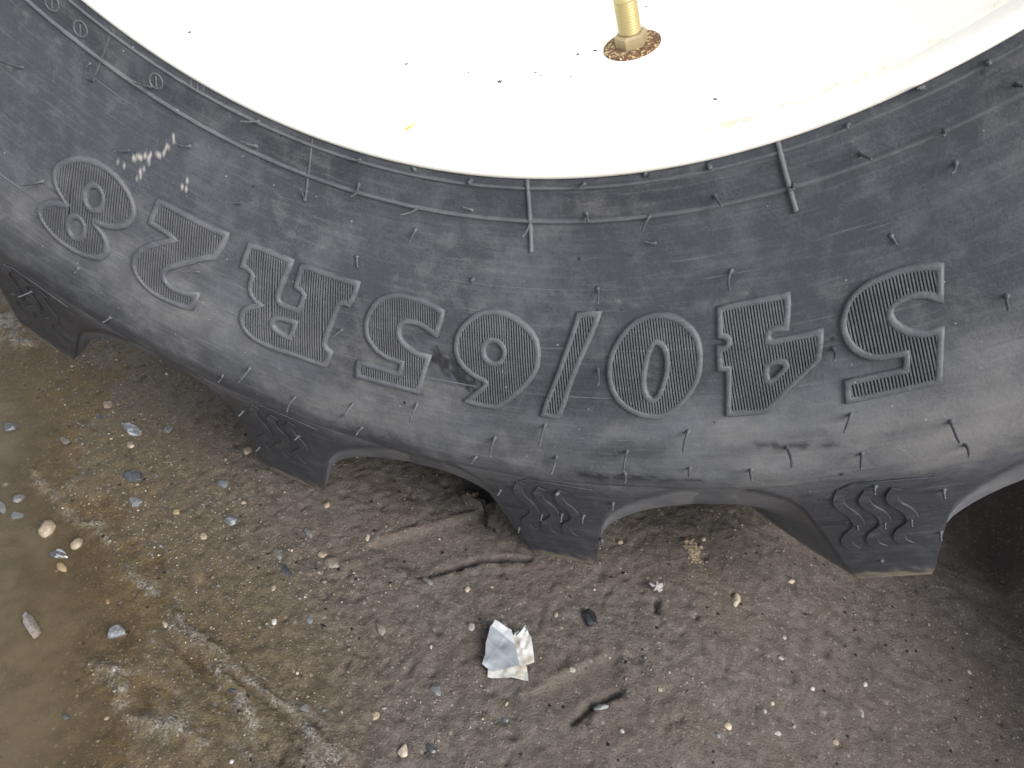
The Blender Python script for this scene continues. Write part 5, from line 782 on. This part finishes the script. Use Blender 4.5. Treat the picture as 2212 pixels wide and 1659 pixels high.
LBL = {
 0: "rounded pinkish pebble in wet mud below the gap between the two left lugs", 1: "large grey stone with white streaks lying in the wet brown mud on the left",
 2: "large dark slate stone with a pale lower edge in the wet brown mud", 3: "dark grey stone in the puddle near the left edge below the leftmost lug",
 4: "slim light grey stone in the wet mud left of the white streaked stone", 5: "small grey stone in the puddle beside a bigger grey stone at the left edge",
 6: "grey stone cut off by the left edge of the photo in the puddle", 8: "light grey stone in the mud just below the large dark slate stone",
 9: "flat blue grey stone left of the second lug's muddy tip", 10: "whitish pink stone close under the left side of the second lug",
 11: "grey stone half sunk in mud right of the white streaked stone", 12: "small dark chip beside the rounded pinkish pebble in wet mud", 15: "small pink stone between the white streaked stone and the dark slate stone",
 16: "grey white pebble in the puddle just above a rough tan stone", 17: "rough pitted tan stone in the puddle, largest tan one on the left", 18: "round tan pebble in the puddle just above a banded black stone",
 19: "dark banded stone with pale veins in the puddle between tan pebbles", 20: "ochre yellow pebble in the puddle just below the dark banded stone", 21: "broad flat blue grey stone sunk in the wet mud below the second lug",
 22: "tan pebble with a dark shadow left of the broad blue grey stone", 23: "ochre pebble in wet mud below the dark slate stone", 24: "long wet pinkish stone poking out of the puddle near the left edge",
 25: "small dark chip touching the top end of the long wet pinkish stone", 26: "angular wet grey stone standing out of the puddle", 27: "jagged cream coloured chip beside the streaks at the puddle edge",
 31: "upright slim light grey stone above a dark slate pebble in the mud", 32: "slim light grey stone below the muddy tip of the second lug", 33: "dark slate pebble left of a wide brown stone in the mud",
 34: "small round tan stone touching the wide brown stone", 35: "wide flat brown stone at the end of the dark lug print", 38: "blue grey stone set in the mud left of the brown oval pebble",
 39: "dark wet stone at the edge of the streaky wet mud, bottom left", 41: "dark grey stone in the puddle near the bottom left corner", 43: "pinkish grey fragment at the puddle edge among wet streaks",
 44: "grey stone in the grainy wet mud left of the blue grey stone at the bottom", 47: "brown oval pebble lying flat in the mud left of the paper scrap", 48: "pale round pebble just left of the paper scrap",
 50: "flat light grey stone just below the dark lug print", 51: "long blue grey stone below and left of the paper scrap", 52: "black wedge shaped stone standing in the mud right of the paper scrap",
 54: "pale tan stone at the bottom edge of the photo left of centre", 55: "speckled tan stone in the gritty mud near the bottom", 56: "dark grey stone at the bottom edge right of the pale tan stone",
 57: "pale stone on the faint mud ridge right of the paper scrap", 58: "flat light grey slab beside the dark slot at the bottom", 60: "tan stone just left of the dark lug print",
 61: "grey stone in the mud just above the paper scrap", 62: "flat blue grey stone in the mud below the paper scrap", 63: "smooth cream oval pebble near the bottom right of centre", 65: "pale tan stone in the blurred mud under the gap between right lugs",
 66: "long pale sliver of stone in the blurred mud at bottom right", 67: "pale pebble at the bottom edge right of the smooth cream oval pebble", 74: "tan pebble at the bottom edge below the long pale sliver"}
def zt(x, y):
    z, _, _ = terrain(np.array([x]), np.array([y])); return float(z[0])
loose_v, loose_f, loose_m, loose_n = [], [], [], 0
smats = sorted(SM); slot = {m: i for i, m in enumerate(smats)}
for i, (x_, y_, a_, b_, yaw, col) in enumerate(GR['ST']):
    x, y, a, b = x_ * 1e-4, y_ * 1e-4, a_ * 1e-5, b_ * 1e-5
    ang = col not in ('cream', 'brown', 'white') and i not in (17, 18)
    v, f = stone_shape(3 if a > .004 else 2, 100 + i, ang)
    hgt = min(a, b) * (.75 if i not in (17, 24, 26, 52) else 1.0)
    v = v * np.array((a, b, hgt)) * 1.04
    ca, sa = math.cos(math.radians(yaw)), math.sin(math.radians(yaw))
    v = np.stack([v[:, 0] * ca - v[:, 1] * sa, v[:, 0] * sa + v[:, 1] * ca, v[:, 2]], -1)
    z = zt(x, y)
    if i in (3, 5, 6, 16, 17, 18, 19, 20, 24, 26, 41): z = max(z, WATER_Z + .0005)
    z += hgt * (-.22 if i not in (24, 26, 52) else .35)
    if i in LBL:
        me_ = mesh("pebble", v, f, SM[col], smooth=not (ang and a > .004))
        if ang: me_.polygons.foreach_set("use_smooth", [True] * len(me_.polygons)); me_.set_sharp_from_angle(angle=math.radians(22))
        tag(link("pebble", me_, None, (x, y, z)), LBL[i], "pebble", "loose pebbles in the mud")
    else:
        loose_v.append(v + (x, y, z)); loose_f.append(f + loose_n); loose_n += len(v); loose_m += [slot[col]] * len(f)

# coarse grit: thousands of grains pressed into the mud, one mass
v1, f1 = ico(1)
N = 24000
gxs = rng.uniform(-.56, .50, N); gys = rng.uniform(-.27, .19, N)
gz_, gw_, _ = terrain(gxs, gys)
size = np.clip(rng.lognormal(math.log(.00055), .45, N), .00026, .0024)
names = ['tan', 'pale', 'cream', 'lgrey', 'bgrey', 'brown', 'grey', 'palet', 'slate', 'dgrey', 'ochre', 'white']
pick = rng.choice(len(names), N, p=[.10, .08, .02, .08, .08, .26, .14, .10, .06, .05, .02, .01])
depth = gz_ < WATER_Z - .001
clus = np.clip(.42 + 1.3 * fbm(gxs, gys, 16, 3, 97) + .35 * gw_ - .12 * (gxs > .1), .06, 1)
for i in range(N):
    if depth[i] and rng.random() < .75: continue
    if clus[i] < rng.random(): continue
    s = size[i]; w = v1 * (1 + rng.normal(0, .24, (len(v1), 1))) * (s, s * rng.uniform(.55, .9), s * rng.uniform(.45, .7))
    t = rng.uniform(0, math.pi); c_, s_ = math.cos(t), math.sin(t)
    w = np.stack([w[:, 0] * c_ - w[:, 1] * s_, w[:, 0] * s_ + w[:, 1] * c_, w[:, 2]], -1)
    loose_v.append(w + (gxs[i], gys[i], gz_[i] + s * .02)); loose_f.append(f1 + loose_n); loose_n += len(w); loose_m += [slot[names[pick[i]]]] * len(f1)
me = mesh("grit", np.vstack(loose_v), np.vstack(loose_f))
for m in smats: me.materials.append(SM[m])
me.polygons.foreach_set("material_index", loose_m)
tag(link("grit", me), "coarse grit and small stones pressed into the brown mud", kind="stuff")

# ------------------------------------------------------------------ clods, crumbs and the grey scrap
k = NT("clod_mud"); o = k.obj(); n = k.noise(o, 260, 5, .7)
M_CLOD = k.out(k.mix(n, (.022, .017, .013), (.06, .047, .036)), .7, k.bump(n, .002, .9))
k = NT("sandy_mud"); o = k.obj(); n = k.noise(o, 500, 5, .75)
M_SAND = k.out(k.mix(k.ramp(n, .35, .65), (.14, .105, .065), (.30, .24, .165)), .9, k.bump(n, .0015, .9))
def clod(name, x, y, a, b, h, yaw, mat, seed, label, rough=.28, lift=.3):
    v, f = ico(4); v = v.copy()
    nz = fbm(v[:, 0] * 2 + v[:, 2], v[:, 1] * 2 - v[:, 2] * .7, 1.6, 5, seed, .62)
    v *= (1 + rough * nz + .10 * fbm(v[:, 0] * 3 + 5, v[:, 1] * 3 + v[:, 2] * 2, 3.5, 3, seed + 9))[:, None]
    v = v * (a, b, h); c_, s_ = math.cos(math.radians(yaw)), math.sin(math.radians(yaw))
    v = np.stack([v[:, 0] * c_ - v[:, 1] * s_, v[:, 0] * s_ + v[:, 1] * c_, v[:, 2]], -1)
    return tag(link(name, mesh(name, v, f, mat), None, (x, y, zt(x, y) + h * lift)), label, "mud clod")
cx_, cy_ = PL['clod'][0]
clod("mud_clod", cx_ + .002, cy_ + .004, .013, .019, .012, -25, M_CLOD, 5, "dark ragged mud clod pressed against the left side of the middle lug", .75)
cx_, cy_ = PL['crumb'][0]
clod("mud_clod", cx_, cy_, .013, .006, .006, -30, M_GROUND, 6, "crumbly ridge of squeezed mud left of the middle lug", .7)
cx_, cy_ = PL['sand'][0]
v0, f0 = ico(2); sv, sf, sn = [], [], 0
rs = np.random.default_rng(33); c_, s_ = math.cos(math.radians(-62)), math.sin(math.radians(-62))
for q_ in range(150):
    u_, w_ = rs.normal(0, .0085), rs.normal(0, .0028)
    if q_ > 120: u_ += .012; w_ += .004
    px, py = cx_ + u_ * c_ - w_ * s_, cy_ + u_ * s_ + w_ * c_
    r_ = rs.uniform(.0008, .0030) * max(.35, 1 - abs(u_) / .022)
    b_ = v0 * (1 + rs.normal(0, .14, (len(v0), 1))) * (r_, r_ * rs.uniform(.6, 1), r_ * .45)
    sv.append(b_ + (px, py, zt(px, py) + r_ * .05)); sf.append(f0 + sn); sn += len(v0)
tag(link("sandy_soil_patch", mesh("sandy_soil_patch", np.vstack(sv), np.vstack(sf), M_SAND)), "pale sandy patch of dried crumbs in the gap between the two right lugs", "soil patch")
# star shaped scrap
cx_, cy_ = PL['star'][0]; z0 = zt(cx_, cy_) + .003
out_ = [(-.0005, .0052), (.0012, .0036), (.0040, .0046), (.0052, .0030), (.0038, .0008), (.0056, -.0012), (.0030, -.0036), (.0012, -.0026), (-.0010, -.0050), (-.0024, -.0030), (-.0022, -.0008), (-.0056, .0006), (-.0046, .0026), (-.0020, .0024)]
mb = MB(); n = len(out_)
topv = [(cx_ + px, cy_ + py, z0 + random.uniform(0, .003)) for px, py in out_]; botv = [(p[0], p[1], p[2] - .0006) for p in topv]
mb.add(topv + botv + [(cx_, cy_, z0 + .003), (cx_, cy_, z0 + .0022)], [(i, (i + 1) % n, 2 * n) for i in range(n)] + [(n + (i + 1) % n, n + i, 2 * n + 1) for i in range(n)] + [(i, n + i, n + (i + 1) % n, (i + 1) % n) for i in range(n)])
k = NT("grey_scrap"); o = k.obj(); n_ = k.noise(o, 400, 4, .6)
tag(link("torn_scrap", mb.mesh("torn_scrap", k.out(k.mix(n_, (.16, .15, .14), (.33, .31, .29)), .7), False)), "small star shaped grey scrap in the mud right of the black wedge stone", "scrap")

# ------------------------------------------------------------------ paper scrap
SCRAP = link("paper_scrap", None, loc=(.0785, -.0795, zt(.0785, -.0795)))
tag(SCRAP, "crumpled torn scrap of silver and white paper lying on the mud", "paper scrap")
z0 = zt(.0785, -.0795)
def sheet(name, poly, mat, zf, thick=.00022, sub=5):
    bm = bmesh.new(); vs = [bm.verts.new((x - .0785, y + .0795, 0)) for x, y in poly]
    for i in range(len(vs)): bm.edges.new((vs[i], vs[(i + 1) % len(vs)]))
    bmesh.ops.triangle_fill(bm, use_beauty=True, use_dissolve=False, edges=bm.edges[:])
    for _ in range(4):
        el = [e for e in bm.edges if e.calc_length() > .0016]
        if not el: break
        bmesh.ops.subdivide_edges(bm, edges=el, cuts=1); bmesh.ops.triangulate(bm, faces=bm.faces[:])
    for v in bm.verts: v.co.z = zf(v.co.x, v.co.y)
    r = bmesh.ops.extrude_face_region(bm, geom=bm.faces[:])
    for v in [g for g in r['geom'] if isinstance(g, bmesh.types.BMVert)]: v.co.z += thick
    bmesh.ops.recalc_face_normals(bm, faces=bm.faces[:])
    m_ = bpy.data.meshes.new(name); bm.to_mesh(m_); bm.free(); m_.materials.append(mat)
    m_.polygons.foreach_set("use_smooth", [True] * len(m_.polygons)); m_.set_sharp_from_angle(angle=math.radians(40))
    return link(name, m_, SCRAP)
def vn(x, y, f, s): return float(vnoise(np.array(x * f), np.array(y * f), s))
def crease(x, y, px, py, dx, dy, w, h):
    d = abs((x - px) * dy - (y - py) * dx) / math.hypot(dx, dy); return h * math.exp(-(d / w) ** 2)
k = NT("silver_paper"); o = k.obj(); n_ = k.noise(o, 90, 3, .5)
sx_ = k.node("ShaderNodeSeparateXYZ"); k.put(sx_.inputs[0], o)
band = k.ramp(k.math('ADD', k.math('MULTIPLY', sx_.outputs[0], .35), k.math('ADD', sx_.outputs[1], k.math('MULTIPLY', k.math('SUBTRACT', n_, .5), .002))), .0095, .0105)
c = k.mix(band, k.mix(n_, (.235, .255, .28), (.29, .31, .335)), (.50, .51, .525))
M_SILVER = k.out(c, .36, None, metal=.25)
k = NT("dirty_white_paper"); o = k.obj(); n_ = k.noise(o, 330, 5, .7, .4); n2_ = k.noise(o, 110, 4, .6)
c = k.mix(k.ramp(n2_, .5, .72), (.43, .425, .40), (.29, .25, .19))
c = k.mix(k.ramp(n_, .62, .68), c, (.12, .095, .07))
M_DIRTY = k.out(c, .75)
k = NT("grey_fold"); o = k.obj(); M_FOLD = k.out(k.mix(k.noise(o, 300, 4, .6), (.10, .11, .115), (.30, .31, .32)), .45)
sheet("white_backing", PL['backing'], M_DIRTY, lambda x, y: .0022 + .0006 * vn(x, y, 260, 3) + max(0, -.012 - y) * .10)
sheet("torn_flap", PL['flap'], M_DIRTY, lambda x, y: .0030 + .0007 * vn(x, y, 330, 5) + crease(x, y, .010, .004, .5, -.8, .0012, .0012) + max(0, y - .004) * .12)
sheet("grey_fold", PL['fold'], M_FOLD, lambda x, y: .0046 + .0016 * vn(x, y, 420, 6))
sheet("silver_sheet", PL['silver'], M_SILVER, lambda x, y: .0046 + max(0, -.006 - x) * .14 + max(0, y - .008) * .15 + .0006 * vn(x, y, 170, 7) + crease(x, y, -.012, .003, .9, -.45, .0009, .0004) + crease(x, y, -.010, -.004, .25, 1, .0006, .0003) + crease(x, y, .003, -.006, .5, -.8, .0018, .0004) - max(0, x + y * .25 - .006) * .35 - max(0, -y - .0125) * .25)
